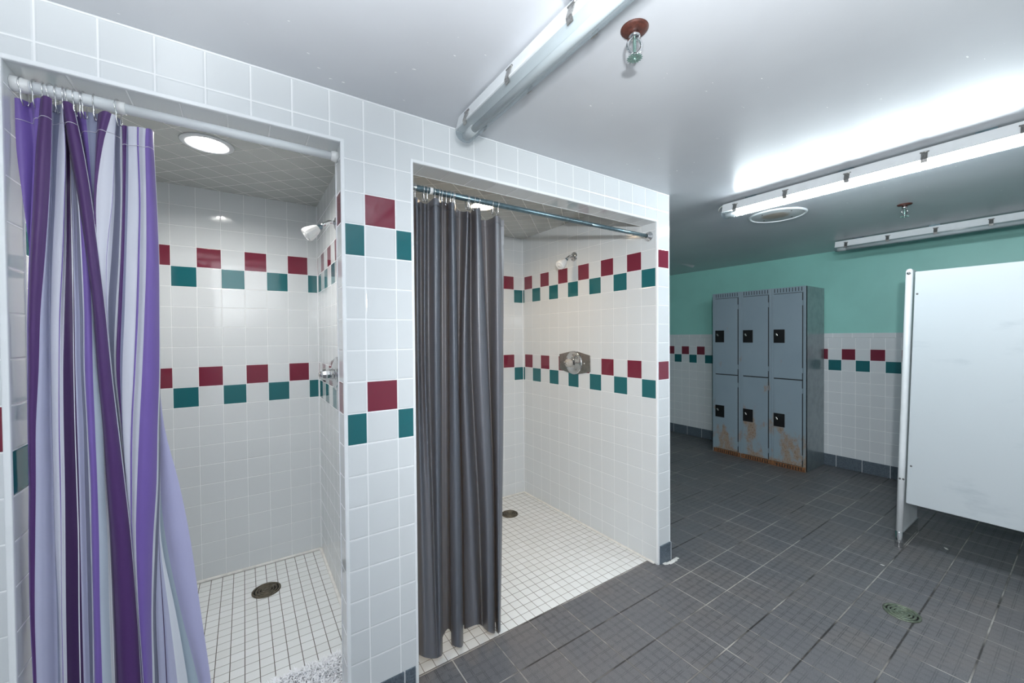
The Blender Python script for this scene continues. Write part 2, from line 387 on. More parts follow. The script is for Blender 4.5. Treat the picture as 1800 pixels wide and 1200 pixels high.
def add_lathe(bm, prof, origin, axis, seg=32, mat=0, capstart=False, capend=False, smooth=True):
    """prof = [(radius, distance along axis)]"""
    o = Vector(origin); a = Vector(axis).normalized()
    u = a.cross(Vector((0, 0, 1)) if abs(a.z) < 0.9 else Vector((1, 0, 0))).normalized(); v = a.cross(u)
    rings = []
    for r, h in prof:
        if r < 1e-6: rings.append([bm.verts.new(o+a*h)])
        else: rings.append([bm.verts.new(o+a*h+(u*math.cos(k*2*PI/seg)+v*math.sin(k*2*PI/seg))*r) for k in range(seg)])
    for A, B in zip(rings, rings[1:]):
        for k in range(seg):
            k2 = (k+1) % seg
            vs = [A[k % len(A)], A[k2 % len(A)], B[k2 % len(B)], B[k % len(B)]]
            vs = list(dict.fromkeys(vs))
            if len(vs) > 2:
                f = bm.faces.new(vs); f.smooth = smooth; f.material_index = mat
    if capstart and len(rings[0]) > 1: bm.faces.new(rings[0][::-1]).material_index = mat
    if capend and len(rings[-1]) > 1: bm.faces.new(rings[-1]).material_index = mat

def add_prism(bm, poly, y0, y1, mat=0, caps=True):
    """poly of (x, z) swept along y"""
    A = [bm.verts.new((x, y0, z)) for x, z in poly]; B = [bm.verts.new((x, y1, z)) for x, z in poly]
    n = len(poly)
    for i in range(n):
        bm.faces.new((A[i], A[(i+1) % n], B[(i+1) % n], B[i])).material_index = mat
    if caps:
        bm.faces.new(A[::-1]).material_index = mat; bm.faces.new(B).material_index = mat

def world_loc(o):
    v = Vector((0, 0, 0))
    while o is not None: v += o.location; o = o.parent
    return v

def obj(name, bm, mats, parent=None, origin=None, smooth_angle=None):
    """link a bmesh built in room coordinates as one mesh object; its own origin sits at its parent's"""
    bmesh.ops.recalc_face_normals(bm, faces=bm.faces)
    me = bpy.data.meshes.new(name)
    off = world_loc(parent) if parent is not None else Vector(origin or (0, 0, 0))
    bmesh.ops.translate(bm, verts=bm.verts, vec=-off)
    bm.to_mesh(me); bm.free()
    for m in (mats if isinstance(mats, (list, tuple)) else [mats]): me.materials.append(m)
    o = bpy.data.objects.new(name, me); C.objects.link(o)
    if parent is not None: o.parent = parent
    else: o.location = off
    return o

def thing(name, label, cat, loc, group=None):
    o = bpy.data.objects.new(name, None); C.objects.link(o); o.location = loc; o.empty_display_size = 0.05
    o['label'] = label; o['category'] = cat
    if group: o['group'] = group
    return o
def tag(o, label, cat, group=None):
    o['label'] = label; o['category'] = cat
    if group: o['group'] = group
    return o
def dup(root, delta, label, group=None):
    r = root.copy(); C.objects.link(r); r.location = root.location + Vector(delta); r['label'] = label
    if group: r['group'] = group
    for ch in list(root.children):
        c = ch.copy(); C.objects.link(c); c.parent = r
        for g in list(ch.children):
            d = g.copy(); C.objects.link(d); d.parent = c
    return r
def struct(name, bm, mats):
    o = obj(name, bm, mats); o['kind'] = 'structure'; return o
def sbox(name, x0, x1, y0, y1, z0, z1, mat, bevel=0.0):
    bm = bmesh.new(); add_box(bm, x0, x1, y0, y1, z0, z1, bevel); return struct(name, bm, mat)
def fresh(): return bmesh.new()

# ------------------------------------------------------------------ room shell
CZ = 2.188; XF = 2.862; XL = -4.6; YB = -2.12; YE = 2.6; YS = 1.345
DOOR1 = (-2.585, -1.835, 2.022); DOOR2 = (-1.583, -0.117, 2.013); D = 0.10
sbox('floor', XL-.1, XF+.1, YB-.1, 0.0667, -0.1, 0.0, M['floor'])
bm = fresh(); add_box(bm, -0.117, XF+.1, 0.0667, YE+.1, -0.1, 0.0); struct('floor_corridor', bm, M['floor'])
sbox('floor_shower_left', -2.72, -1.70, 0.0667, YS+.1, -0.1, 0.0, M['mosaic_l'])
sbox('floor_shower_right', -1.70, -0.117, 0.0667, YS+.1, -0.1, 0.0, M['mosaic_r'])
sbox('ceiling', XL-.1, XF+.1, YB-.1, 0.0, CZ, CZ+.12, M['ceiling'])
sbox('ceiling_corridor', 0.0, XF+.1, 0.0, YE+.1, CZ, CZ+.12, M['ceiling'])
# tiled front of the showers: left pier, middle pier, right wall, the two headers
sbox('wall_front_left', XL, DOOR1[0], 0, D, 0, CZ, [M['facade']])
sbox('wall_front_pier', DOOR1[1], DOOR2[0], 0, D-.015, 0, CZ, [M['facade']])
sbox('wall_front_header_left', DOOR1[0], DOOR1[1], 0, D, DOOR1[2], CZ, [M['facade']])
sbox('wall_front_header_right', DOOR2[0], DOOR2[1], 0, D+.01, DOOR2[2], CZ, [M['facade']])
sbox('wall_front_right', DOOR2[1]+.006, 0.0, 0, YE, 0, CZ, [M['facade']])
# linings: each with its own tile run
def lining(name, x0, x1, y0, y1, z0, z1, mat): return sbox(name, x0, x1, y0, y1, z0, z1, mat)
lining('wall_jamb_left', DOOR1[0]-.02, DOOR1[0]+.0015, 0.004, D-.002, 0, DOOR1[2], M['jamb_l'])
lining('wall_jamb_right', DOOR1[1]-.0015, DOOR1[1]+.02, 0.004, D-.017, 0, DOOR1[2], M['jamb_r'])
lining('wall_soffit_left', DOOR1[0], DOOR1[1], 0.004, D-.002, DOOR1[2]-.0015, DOOR1[2]+.02, M['soffit_a'])
lining('wall_soffit_right', DOOR2[0], DOOR2[1], 0.004, D+.008, DOOR2[2]-.0015, DOOR2[2]+.02, M['soffit_b'])
lining('wall_shower_back_left', -2.72, -1.722, YS, YS+.05, 0, CZ+.02, M['s1'])
lining('wall_shower_back_right', DOOR2[0], -0.117, YS, YS+.05, 0, CZ+.02, M['s2'])
lining('wall_shower_side_right', -0.117, -0.110, 0.002, YS, 0, CZ+.02, M['s2'])
lining('wall_shower_divider', -1.722, DOOR2[0], D-.015, YS+.05, 0, CZ+.02, M['s1'])
lining('wall_shower_side_left', -2.76, -2.72, D, YS+.05, 0, CZ+.02, M['s1'])

def holed_ceiling(name, x0, x1, y0, y1, cx, cy, r, mat):
    bm = fresh(); n = 64; inner = []; outer = []
    for k in range(n):
        a = 2*PI*k/n; dx, dy = math.cos(a), math.sin(a)
        inner.append(bm.verts.new((cx+r*dx, cy+r*dy, CZ)))
        t = min(((x1-cx)/dx if dx > 1e-9 else 1e9), ((x0-cx)/dx if dx < -1e-9 else 1e9),
                ((y1-cy)/dy if dy > 1e-9 else 1e9), ((y0-cy)/dy if dy < -1e-9 else 1e9))
        outer.append(bm.verts.new((cx+t*dx, cy+t*dy, CZ)))
    for k in range(n):
        bm.faces.new((inner[k], inner[(k+1) % n], outer[(k+1) % n], outer[k]))
    # corner wedges
    for X, Y in ((x0, y0), (x1, y0), (x0, y1), (x1, y1)):
        best = None
        for k in range(n):
            a, b = outer[k], outer[(k+1) % n]
            on = lambda v: (abs(v.co.x-X) < 1e-6, abs(v.co.y-Y) < 1e-6)
            oa, ob = on(a), on(b)
            if (oa[0] and ob[1] and not oa[1] and not ob[0]) or (oa[1] and ob[0] and not oa[0] and not ob[1]):
                best = (a, b)
        if best: bm.faces.new((best[0], best[1], bm.verts.new((X, Y, CZ))))
    o = struct(name, bm, mat)
    for p in o.data.polygons:
        pass
    return o
LX1, LY1, LX2, LY2 = -2.235, 0.69, -0.845, 0.765
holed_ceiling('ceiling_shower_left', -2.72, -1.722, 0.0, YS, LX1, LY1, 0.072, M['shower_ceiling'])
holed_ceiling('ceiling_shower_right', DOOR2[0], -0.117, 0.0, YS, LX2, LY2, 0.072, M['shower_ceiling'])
sbox('ceiling_slab', XL, 0.0, 0.0, YE+.1, CZ+.115, CZ+.16, M['ceiling'])
# far wall: aqua paint above, tiled wainscot below
sbox('wall_right', XF+.004, XF+.1, YB-.1, YE+.1, 0, CZ, M['aqua'])
sbox('wall_right_wainscot', XF-.004, XF+.01, YB, YE, 0.0, 1.309, M['far_tile'])
sbox('trim_1', XF-.006, XF+.01, YB, YE, 1.3095, 1.357, M['cap_tile'], 0.003)
sbox('baseboard_right', XF-.010, XF+.01, YB, YE, 0.0, 0.118, M['base_far'], 0.002)
sbox('wall_end', 0.0, XF+.1, YE, YE+.1, 0, CZ, M['aqua'])
sbox('wall_left', XL-.1, XL, YB-.1, 0.1, 0, CZ, M['plain_wall'])
sbox('wall_back', XL-.1, XF+.1, YB-.1, YB, 0, CZ, M['plain_wall'])
# dark slate base of the front wall
sbox('baseboard_front_left', XL, DOOR1[0]-.001, -0.006, 0.004, 0, 0.104, M['base_front'], 0.002)
sbox('baseboard_front_pier', DOOR1[1]+.012, DOOR2[0]-.011, -0.003, 0.004, 0, 0.104, M['base_front'], 0.002)
bm = fresh(); add_box(bm, -0.1, 0.008, -0.008, 0.004, 0, 0.108, 0.002); add_box(bm, -0.02, 0.008, 0.0, YE, 0, 0.108, 0.002)
struct('baseboard_front_right', bm, M['base_front'])
# white bullnose trims round the openings
tn = [1]
def trim(x0, x1, y0, y1, z0, z1, b=0.003, mat='trim'):
    tn[0] += 1; sbox('trim_%d' % tn[0], x0, x1, y0, y1, z0, z1, M[mat], b)
t = 0.011; p = 0.002
trim(DOOR1[0]-t, DOOR1[0]+p, -p, t, 0, DOOR1[2]+t)
trim(DOOR1[1]-p, DOOR1[1]+t, -p, t, 0, DOOR1[2]+t)
trim(DOOR1[0], DOOR1[1], -p, t, DOOR1[2]-p, DOOR1[2]+t)
trim(DOOR2[0]-t*.8, DOOR2[0]+p, -p, t, 0, DOOR2[2]+t)
trim(DOOR2[1]-p, DOOR2[1]+t*1.1, -p, t, 0.01, DOOR2[2]+t)
trim(DOOR2[0], DOOR2[1], -p, t, DOOR2[2]-p, DOOR2[2]+t)
trim(DOOR1[0]-.004, DOOR1[0]+p*2, D-.006, D+.004, 0, DOOR1[2])
trim(DOOR1[1]-p*2, DOOR1[1]+.004, D-.022, D-.012, 0, DOOR1[2])
trim(DOOR2[0], DOOR2[1], D+.005, D+.013, DOOR2[2]-p*1.5, DOOR2[2]+.004)
trim(DOOR1[0], DOOR1[1], D-.006, D+.003, DOOR1[2]-p*1.5, DOOR1[2]+.004)
trim(-0.008, p, -p, 0.008, 0.1, CZ)
trim(XL, 0.0, -0.003, 0.004, CZ-.006, CZ, 0.002)
# white caulk where the shower walls meet the mosaic, and the corners
bm = fresh()
add_box(bm, -0.131, -0.116, 0.02, YS, 0, 0.010, 0.004); add_box(bm, DOOR2[0], -0.116, YS-.012, YS+.001, 0, 0.010, 0.004)
struct('trim_caulk_right', bm, M['caulk'])
bm = fresh()
add_box(bm, -2.72, -1.722, YS-.016, YS+.001, 0, 0.012, 0.004); add_box(bm, -1.736, -1.721, D-.01, YS, 0, 0.012, 0.004)
struct('trim_caulk_left', bm, M['caulk'])
trim(-0.121, -0.114, YS-.006, YS+.002, 0, CZ, 0.002)
trim(-1.727, -1.720, YS-.005, YS+.002, 0, CZ, 0.002)
bm = fresh()
for i in range(26):
    a = random.random(); x = -0.075+0.115*a; y = -0.014-0.013*math.sin(a*PI)+random.uniform(-.006, .004)
    s = random.uniform(.006, .014); add_box(bm, x-s, x+s, y-s*.7, y+s*.7, 0.0, random.uniform(.002, .006), 0.0015)
struct('trim_mortar', bm, M['caulk'])

# folds of the two curtains: (dye, [(x, y, z) from top to hem]) in metres
PURPLE=[
["mid",[[-2.5857,0.05,1.953],[-2.578,0.05,1.8299],[-2.5695,0.05,1.7055],[-2.5606,0.05,1.5653],[-2.5643,0.05,1.4228],[-2.5662,0.05,1.2802],[-2.5685,0.05,1.1374],[-2.569,0.05,0.9941],[-2.5714,0.05,0.8508],[-2.5715,0.05,0.6703],[-2.5694,0.05,0.5025],[-2.5657,0.05,0.09]]],
["mid",[[-2.5581,0.07,1.9562],[-2.5523,0.07,1.8444],[-2.5563,0.07,1.7137],[-2.5607,0.07,1.5687],[-2.565,0.07,1.4238],[-2.5673,0.07,1.2789],[-2.5697,0.07,1.1339],[-2.5711,0.07,0.9884],[-2.5735,0.07,0.8429],[-2.5746,0.07,0.6601],[-2.5735,0.07,0.4902],[-2.5715,0.07,0.09]]],
["dark",[[-2.5342,0.045,1.9801],[-2.5442,0.045,1.8366],[-2.5511,0.045,1.7075],[-2.5581,0.045,1.5647],[-2.5633,0.045,1.4225],[-2.5656,0.045,1.2805],[-2.568,0.045,1.1383],[-2.5684,0.045,0.9955],[-2.5708,0.045,0.8527],[-2.5718,0.045,0.6733],[-2.5689,0.045,0.5058],[-2.5634,0.045,0.09]]],
["lilac",[[-2.5121,0.035,1.9752],[-2.5153,0.035,1.84],[-2.5213,0.035,1.7101],[-2.5304,0.035,1.5659],[-2.5405,0.035,1.4226],[-2.5457,0.035,1.28],[-2.5527,0.035,1.1381],[-2.5551,0.035,0.9956],[-2.5584,0.035,0.8533],[-2.5622,0.035,0.6753],[-2.5621,0.035,0.5096],[-2.5618,0.035,0.09]]],
["slate",[[-2.5184,0.07,1.9893],[-2.5226,0.07,1.8519],[-2.5258,0.07,1.7193],[-2.5312,0.07,1.5718],[-2.5336,0.07,1.4246],[-2.535,0.07,1.2772],[-2.5354,0.07,1.1292],[-2.5348,0.07,0.9806],[-2.5352,0.07,0.8316],[-2.5342,0.07,0.644],[-2.535,0.07,0.4713],[-2.5363,0.07,0.09]]],
["light",[[-2.5014,0.055,1.9844],[-2.5097,0.055,1.8493],[-2.5158,0.055,1.7168],[-2.5232,0.055,1.5701],[-2.528,0.055,1.4239],[-2.5299,0.055,1.2779],[-2.5303,0.055,1.1313],[-2.5302,0.055,0.9842],[-2.5301,0.055,0.8364],[-2.5271,0.055,0.6498],[-2.5269,0.055,0.478],[-2.5265,0.055,0.09]]],
["mid",[[-2.4957,0.04,1.9773],[-2.4923,0.04,1.8479],[-2.4964,0.04,1.7161],[-2.5023,0.04,1.5697],[-2.5096,0.04,1.4236],[-2.513,0.04,1.2779],[-2.5153,0.04,1.1321],[-2.5157,0.04,0.9856],[-2.5161,0.04,0.8387],[-2.5181,0.04,0.6548],[-2.5188,0.04,0.4848],[-2.5201,0.04,0.09]]],
["light",[[-2.4952,0.04,1.9775],[-2.4912,0.04,1.8481],[-2.4949,0.04,1.7164],[-2.5003,0.04,1.5699],[-2.5076,0.04,1.4237],[-2.5115,0.04,1.2779],[-2.5134,0.04,1.1318],[-2.5137,0.04,0.9852],[-2.5151,0.04,0.8384],[-2.5171,0.04,0.6544],[-2.5173,0.04,0.484],[-2.5178,0.04,0.09]]],
["vdark",[[-2.5047,0.08,1.9943],[-2.5002,0.08,1.8616],[-2.4993,0.07,1.7242],[-2.499,0.055,1.5726],[-2.5032,0.05,1.4243],[-2.5063,0.045,1.2772],[-2.5077,0.045,1.1301],[-2.508,0.045,0.9825],[-2.5094,0.045,0.8346],[-2.5114,0.045,0.6493],[-2.5121,0.045,0.4779],[-2.5134,0.045,0.09]]],
["white",[[-2.5052,0.09,1.9992],[-2.4969,0.09,1.8664],[-2.4921,0.07,1.7255],[-2.4888,0.055,1.5737],[-2.4879,0.05,1.4247],[-2.4868,0.04,1.2765],[-2.4871,0.04,1.1283],[-2.4864,0.04,0.9793],[-2.4857,0.04,0.8297],[-2.4877,0.04,0.6428],[-2.4884,0.04,0.4698],[-2.4896,0.04,0.09]]],
["vdark",[[-2.5041,0.09,1.9995],[-2.4964,0.09,1.8665],[-2.4911,0.07,1.7257],[-2.4867,0.055,1.5739],[-2.4868,0.05,1.4247],[-2.4852,0.04,1.2764],[-2.4856,0.04,1.1281],[-2.4844,0.04,0.9789],[-2.4837,0.04,0.8291],[-2.4856,0.04,0.642],[-2.4863,0.04,0.4688],[-2.4875,0.04,0.09]]],
["lilac",[[-2.5036,0.09,1.9997],[-2.4959,0.09,1.8666],[-2.49,0.07,1.7259],[-2.4857,0.055,1.574],[-2.4848,0.05,1.4248],[-2.4832,0.04,1.2763],[-2.4825,0.04,1.1277],[-2.4813,0.04,0.9782],[-2.4816,0.04,0.8285],[-2.4815,0.04,0.6403],[-2.4812,0.04,0.4663],[-2.4806,0.04,0.09]]],
["grey",[[-2.5031,0.09,1.9999],[-2.4948,0.09,1.8669],[-2.4851,0.08,1.7297],[-2.4808,0.065,1.5762],[-2.4778,0.06,1.4255],[-2.4769,0.055,1.275],[-2.4741,0.055,1.1238],[-2.4744,0.055,0.9722],[-2.4737,0.055,0.8198],[-2.4736,0.055,0.6285],[-2.4732,0.055,0.4516],[-2.4726,0.055,0.09]]],
["white",[[-2.502,0.09,2.0002],[-2.4937,0.09,1.8672],[-2.4819,0.08,1.7303],[-2.4745,0.065,1.5769],[-2.4715,0.06,1.4256],[-2.4717,0.055,1.2747],[-2.4688,0.055,1.1231],[-2.467,0.055,0.9706],[-2.4663,0.055,0.8176],[-2.4661,0.055,0.6256],[-2.4673,0.055,0.4487],[-2.4691,0.055,0.09]]],
["mid",[[-2.501,0.09,2.0005],[-2.4927,0.09,1.8675],[-2.4798,0.08,1.7307],[-2.4724,0.065,1.5771],[-2.4682,0.055,1.4255],[-2.4673,0.045,1.2751],[-2.4644,0.045,1.1243],[-2.4615,0.045,0.9725],[-2.4618,0.045,0.8205],[-2.4617,0.045,0.6296],[-2.4623,0.045,0.4534],[-2.4634,0.045,0.09]]],
["pale",[[-2.5,0.09,2.0009],[-2.4916,0.09,1.8677],[-2.4777,0.08,1.7311],[-2.4606,0.065,1.5783],[-2.4544,0.055,1.4258],[-2.4513,0.04,1.2746],[-2.4495,0.04,1.1232],[-2.4476,0.04,0.971],[-2.4468,0.04,0.8182],[-2.4477,0.04,0.6269],[-2.4467,0.04,0.4494],[-2.4453,0.04,0.09]]],
["white",[[-2.4989,0.09,2.0012],[-2.4906,0.09,1.868],[-2.4755,0.08,1.7315],[-2.4585,0.07,1.5794],[-2.4512,0.065,1.4264],[-2.4439,0.05,1.2735],[-2.4366,0.05,1.1196],[-2.4357,0.05,0.9654],[-2.4327,0.05,0.8098],[-2.4325,0.05,0.6151],[-2.4309,0.05,0.4344],[-2.4286,0.05,0.09]]],
["vdark",[[-2.4984,0.09,2.0014],[-2.4901,0.09,1.8681],[-2.475,0.08,1.7316],[-2.458,0.07,1.5795],[-2.4501,0.065,1.4264],[-2.4439,0.055,1.2732],[-2.4365,0.055,1.1187],[-2.4335,0.055,0.9634],[-2.4293,0.055,0.8066],[-2.4268,0.055,0.61],[-2.4252,0.055,0.4281],[-2.423,0.055,0.09]]],
["dark",[[-2.4992,0.05,1.9797],[-2.4871,0.05,1.8531],[-2.4693,0.04,1.7211],[-2.456,0.035,1.5737],[-2.4447,0.035,1.425],[-2.4417,0.04,1.2741],[-2.4334,0.04,1.1211],[-2.4282,0.04,0.9668],[-2.4218,0.04,0.8108],[-2.4183,0.04,0.6152],[-2.4155,0.04,0.434],[-2.4116,0.04,0.09]]],
["white",[[-2.4766,0.04,1.9733],[-2.461,0.04,1.8559],[-2.4473,0.04,1.7251],[-2.4359,0.04,1.5767],[-2.4253,0.04,1.4258],[-2.4167,0.04,1.2727],[-2.4059,0.04,1.1174],[-2.3948,0.04,0.9596],[-2.3848,0.04,0.7998],[-2.3763,0.04,0.5985],[-2.371,0.04,0.4122],[-2.3642,0.04,0.09]]],
["grey",[[-2.4792,0.055,1.9784],[-2.463,0.055,1.8612],[-2.4492,0.055,1.7291],[-2.438,0.055,1.579],[-2.4278,0.055,1.4265],[-2.4192,0.055,1.2718],[-2.4076,0.055,1.1148],[-2.3965,0.055,0.9554],[-2.3863,0.055,0.7939],[-2.3778,0.055,0.5905],[-2.3724,0.055,0.4021],[-2.3658,0.055,0.09]]],
["mid",[[-2.4872,0.095,1.9575],[-2.4703,0.095,1.8751],[-2.4616,0.095,1.7383],[-2.4531,0.095,1.5842],[-2.4444,0.095,1.4282],[-2.4357,0.095,1.2701],[-2.4245,0.095,1.1097],[-2.4155,0.095,0.9473],[-2.404,0.095,0.7822],[-2.3954,0.095,0.5745],[-2.3888,0.095,0.3816],[-2.3813,0.095,0.09]]],
["slate",[[-2.4607,0.07,1.9796],[-2.4561,0.07,1.8689],[-2.4507,0.07,1.7332],[-2.4455,0.07,1.5808],[-2.437,0.07,1.427],[-2.4283,0.07,1.2713],[-2.4173,0.07,1.1134],[-2.4084,0.07,0.9534],[-2.3994,0.07,0.7914],[-2.3886,0.07,0.5862],[-2.3821,0.07,0.3962],[-2.3742,0.07,0.09]]],
["dark",[[-2.4359,0.065,1.9788],[-2.442,0.065,1.8706],[-2.4453,0.065,1.7327],[-2.4423,0.065,1.5802],[-2.4326,0.065,1.4269],[-2.4262,0.065,1.2716],[-2.4152,0.065,1.114],[-2.4063,0.065,0.9545],[-2.3973,0.065,0.7929],[-2.3865,0.065,0.5882],[-2.38,0.065,0.3987],[-2.372,0.065,0.09]]],
["light",[[-2.4056,0.045,1.9696],[-2.4248,0.045,1.8671],[-2.4388,0.045,1.7281],[-2.4375,0.045,1.5773],[-2.4274,0.045,1.426],[-2.4211,0.045,1.2726],[-2.4102,0.045,1.117],[-2.4014,0.045,0.9595],[-2.3925,0.045,0.8],[-2.3818,0.045,0.5978],[-2.3766,0.045,0.4113],[-2.3698,0.045,0.09]]],
["mid",[[-2.3988,0.05,1.9725],[-2.4026,0.05,1.8747],[-2.4092,0.05,1.735],[-2.4227,0.05,1.5797],[-2.4261,0.06,1.4268],[-2.4207,0.06,1.2716],[-2.4109,0.06,1.1143],[-2.402,0.06,0.9551],[-2.393,0.06,0.7938],[-2.3833,0.06,0.5898],[-2.378,0.06,0.4013],[-2.3714,0.06,0.09]]],
["light",[[-2.3985,0.05,1.9726],[-2.4022,0.05,1.8748],[-2.4083,0.05,1.7352],[-2.4218,0.05,1.5798],[-2.4255,0.06,1.4268],[-2.4203,0.06,1.2716],[-2.4105,0.06,1.1143],[-2.4016,0.06,0.955],[-2.3926,0.06,0.7937],[-2.383,0.06,0.5897],[-2.3777,0.06,0.4012],[-2.3713,0.06,0.09]]],
["grey",[[-2.3984,0.06,1.9742],[-2.4033,0.06,1.8784],[-2.4055,0.06,1.7386],[-2.4147,0.06,1.5823],[-2.4239,0.06,1.4268],[-2.4185,0.06,1.2715],[-2.4097,0.06,1.1142],[-2.3997,0.06,0.9546],[-2.3907,0.06,0.7931],[-2.3821,0.06,0.5893],[-2.3768,0.06,0.4007],[-2.3702,0.06,0.09]]],
["white",[[-2.3935,0.07,1.9788],[-2.3949,0.07,1.8845],[-2.396,0.07,1.7432],[-2.4019,0.07,1.5853],[-2.4112,0.07,1.4277],[-2.416,0.07,1.2707],[-2.4071,0.07,1.112],[-2.3998,0.07,0.9516],[-2.3913,0.07,0.789],[-2.3827,0.07,0.5838],[-2.3773,0.07,0.3938],[-2.3708,0.07,0.09]]],
["dark",[[-2.3887,0.06,1.9429],[-2.3886,0.06,1.8822],[-2.3908,0.06,1.7413],[-2.3967,0.06,1.5842],[-2.4048,0.06,1.4273],[-2.4106,0.06,1.271],[-2.4023,0.06,1.1132],[-2.3974,0.06,0.9541],[-2.3889,0.06,0.7926],[-2.3804,0.06,0.5886],[-2.3744,0.06,0.3996],[-2.3671,0.06,0.09]]],
["slate",[[-2.3784,0.06,1.9451],[-2.3805,0.06,1.8843],[-2.3845,0.06,1.7425],[-2.3898,0.06,1.5849],[-2.3968,0.06,1.4275],[-2.4027,0.06,1.2706],[-2.4012,0.06,1.113],[-2.3962,0.06,0.9539],[-2.3883,0.06,0.7924],[-2.3798,0.06,0.5884],[-2.3732,0.06,0.399],[-2.3652,0.06,0.09]]],
["light",[[-2.3753,0.055,1.943],[-2.3756,0.055,1.8836],[-2.3784,0.055,1.7421],[-2.3843,0.055,1.5846],[-2.3902,0.055,1.4274],[-2.3972,0.055,1.2706],[-2.3991,0.055,1.1137],[-2.3942,0.055,0.9549],[-2.3869,0.055,0.7941],[-2.3783,0.055,0.5907],[-2.3718,0.055,0.4019],[-2.3637,0.055,0.09]]],
["mid",[[-2.3559,0.05,1.9448],[-2.3568,0.05,1.8864],[-2.3555,0.05,1.7449],[-2.3603,0.05,1.5863],[-2.3662,0.05,1.4278],[-2.3734,0.05,1.2697],[-2.3816,0.05,1.1122],[-2.3852,0.05,0.9545],[-2.3848,0.05,0.7956],[-2.3769,0.05,0.593],[-2.3704,0.05,0.4047],[-2.3622,0.05,0.09]]],
["light",[[-2.352,0.048,1.9442],[-2.3529,0.048,1.8866],[-2.3516,0.048,1.7451],[-2.3558,0.048,1.5864],[-2.3612,0.048,1.4278],[-2.3695,0.048,1.2696],[-2.3778,0.048,1.1121],[-2.3814,0.048,0.9543],[-2.3827,0.048,0.7958],[-2.3754,0.048,0.5936],[-2.3683,0.048,0.4051],[-2.3594,0.048,0.09]]],
["mid",[[-2.3356,0.032,1.938],[-2.3376,0.032,1.8842],[-2.3374,0.032,1.7431],[-2.3398,0.032,1.5854],[-2.3458,0.032,1.4273],[-2.3529,0.032,1.2697],[-2.3612,0.032,1.1128],[-2.3683,0.032,0.9564],[-2.373,0.032,0.7997],[-2.3703,0.032,0.6007],[-2.3639,0.032,0.4144],[-2.3554,0.032,0.09]]],
["white",[[-2.3234,0.06,1.9455],[-2.3235,0.06,1.8988],[-2.3197,0.06,1.7544],[-2.3172,0.06,1.5925],[-2.3185,0.06,1.4295],[-2.321,0.06,1.2662],[-2.3272,0.06,1.1031],[-2.3322,0.06,0.9401],[-2.342,0.06,0.7787],[-2.3488,0.06,0.5761],[-2.3493,0.06,0.3872],[-2.3499,0.06,0.09]]],
["grey",[[-2.3249,0.075,1.9499],[-2.3248,0.075,1.9044],[-2.3209,0.075,1.7585],[-2.3185,0.075,1.5949],[-2.3196,0.075,1.4303],[-2.3205,0.075,1.2651],[-2.3268,0.075,1.1002],[-2.3306,0.075,0.9352],[-2.3393,0.075,0.7715],[-2.3474,0.075,0.5669],[-2.3467,0.075,0.3752],[-2.3458,0.075,0.09]]],
["lilac",[[-2.3276,0.095,1.9577],[-2.3283,0.095,1.9114],[-2.3243,0.095,1.7636],[-2.3218,0.095,1.598],[-2.3231,0.095,1.4312],[-2.3238,0.095,1.264],[-2.3264,0.095,1.0965],[-2.3296,0.095,0.9289],[-2.336,0.095,0.762],[-2.3442,0.095,0.5541],[-2.3409,0.095,0.3581],[-2.3375,0.095,0.09]]],
["vdark",[[-2.3295,0.1,1.9593],[-2.3302,0.1,1.9129],[-2.3262,0.1,1.7647],[-2.3238,0.1,1.5987],[-2.3251,0.1,1.4315],[-2.3264,0.1,1.2638],[-2.3277,0.1,1.0957],[-2.3303,0.1,0.9275],[-2.3354,0.1,0.7598],[-2.3298,0.1,0.5455],[-2.3251,0.1,0.3468],[-2.3206,0.1,0.09]]],
["lilac",[[-2.3307,0.1,1.9589],[-2.3315,0.1,1.9125],[-2.3275,0.1,1.7645],[-2.325,0.1,1.5985],[-2.3263,0.1,1.4314],[-2.3276,0.1,1.2639],[-2.329,0.1,1.0959],[-2.3303,0.1,0.9275],[-2.3348,0.1,0.7596],[-2.3279,0.1,0.5448],[-2.3232,0.1,0.3458],[-2.3187,0.1,0.09]]],
["white",[[-2.3327,0.105,1.9605],[-2.3334,0.105,1.914],[-2.3294,0.105,1.7656],[-2.327,0.105,1.5992],[-2.3283,0.105,1.4316],[-2.3296,0.105,1.2637],[-2.3309,0.105,1.0952],[-2.331,0.105,0.9261],[-2.3336,0.105,0.7571],[-2.3163,0.105,0.5373],[-2.3011,0.105,0.3314],[-2.2877,0.105,0.09]]],
[None,[[-2.3327,0.105,1.9605],[-2.3334,0.105,1.914],[-2.3294,0.105,1.7656],[-2.327,0.105,1.5992],[-2.3283,0.105,1.4316],[-2.329,0.105,1.2636],[-2.3303,0.105,1.0952],[-2.3297,0.105,0.9258],[-2.3304,0.105,0.7561],[-2.3007,0.105,0.5311],[-2.2771,0.105,0.3197],[-2.2579,0.105,0.09]]],
["paleg",[[-2.3535,0.145,1.9718],[-2.3504,0.145,1.9254],[-2.3477,0.145,1.7737],[-2.3452,0.145,1.6041],[-2.3466,0.145,1.4333],[-2.3479,0.145,1.262],[-2.3506,0.145,1.0905],[-2.3506,0.145,0.9182],[-2.3507,0.145,0.7452],[-2.3201,0.145,0.5158],[-2.2963,0.145,0.3005],[-2.2788,0.145,0.09]]],
["lilac2",[[-2.3432,0.135,1.9704],[-2.3414,0.135,1.9238],[-2.3386,0.135,1.7725],[-2.3361,0.135,1.6033],[-2.3362,0.135,1.433],[-2.3362,0.135,1.262],[-2.335,0.135,1.0903],[-2.335,0.135,0.9179],[-2.3234,0.135,0.7413],[-2.2921,0.135,0.5105],[-2.2552,0.135,0.2875],[-2.2307,0.135,0.09]]],
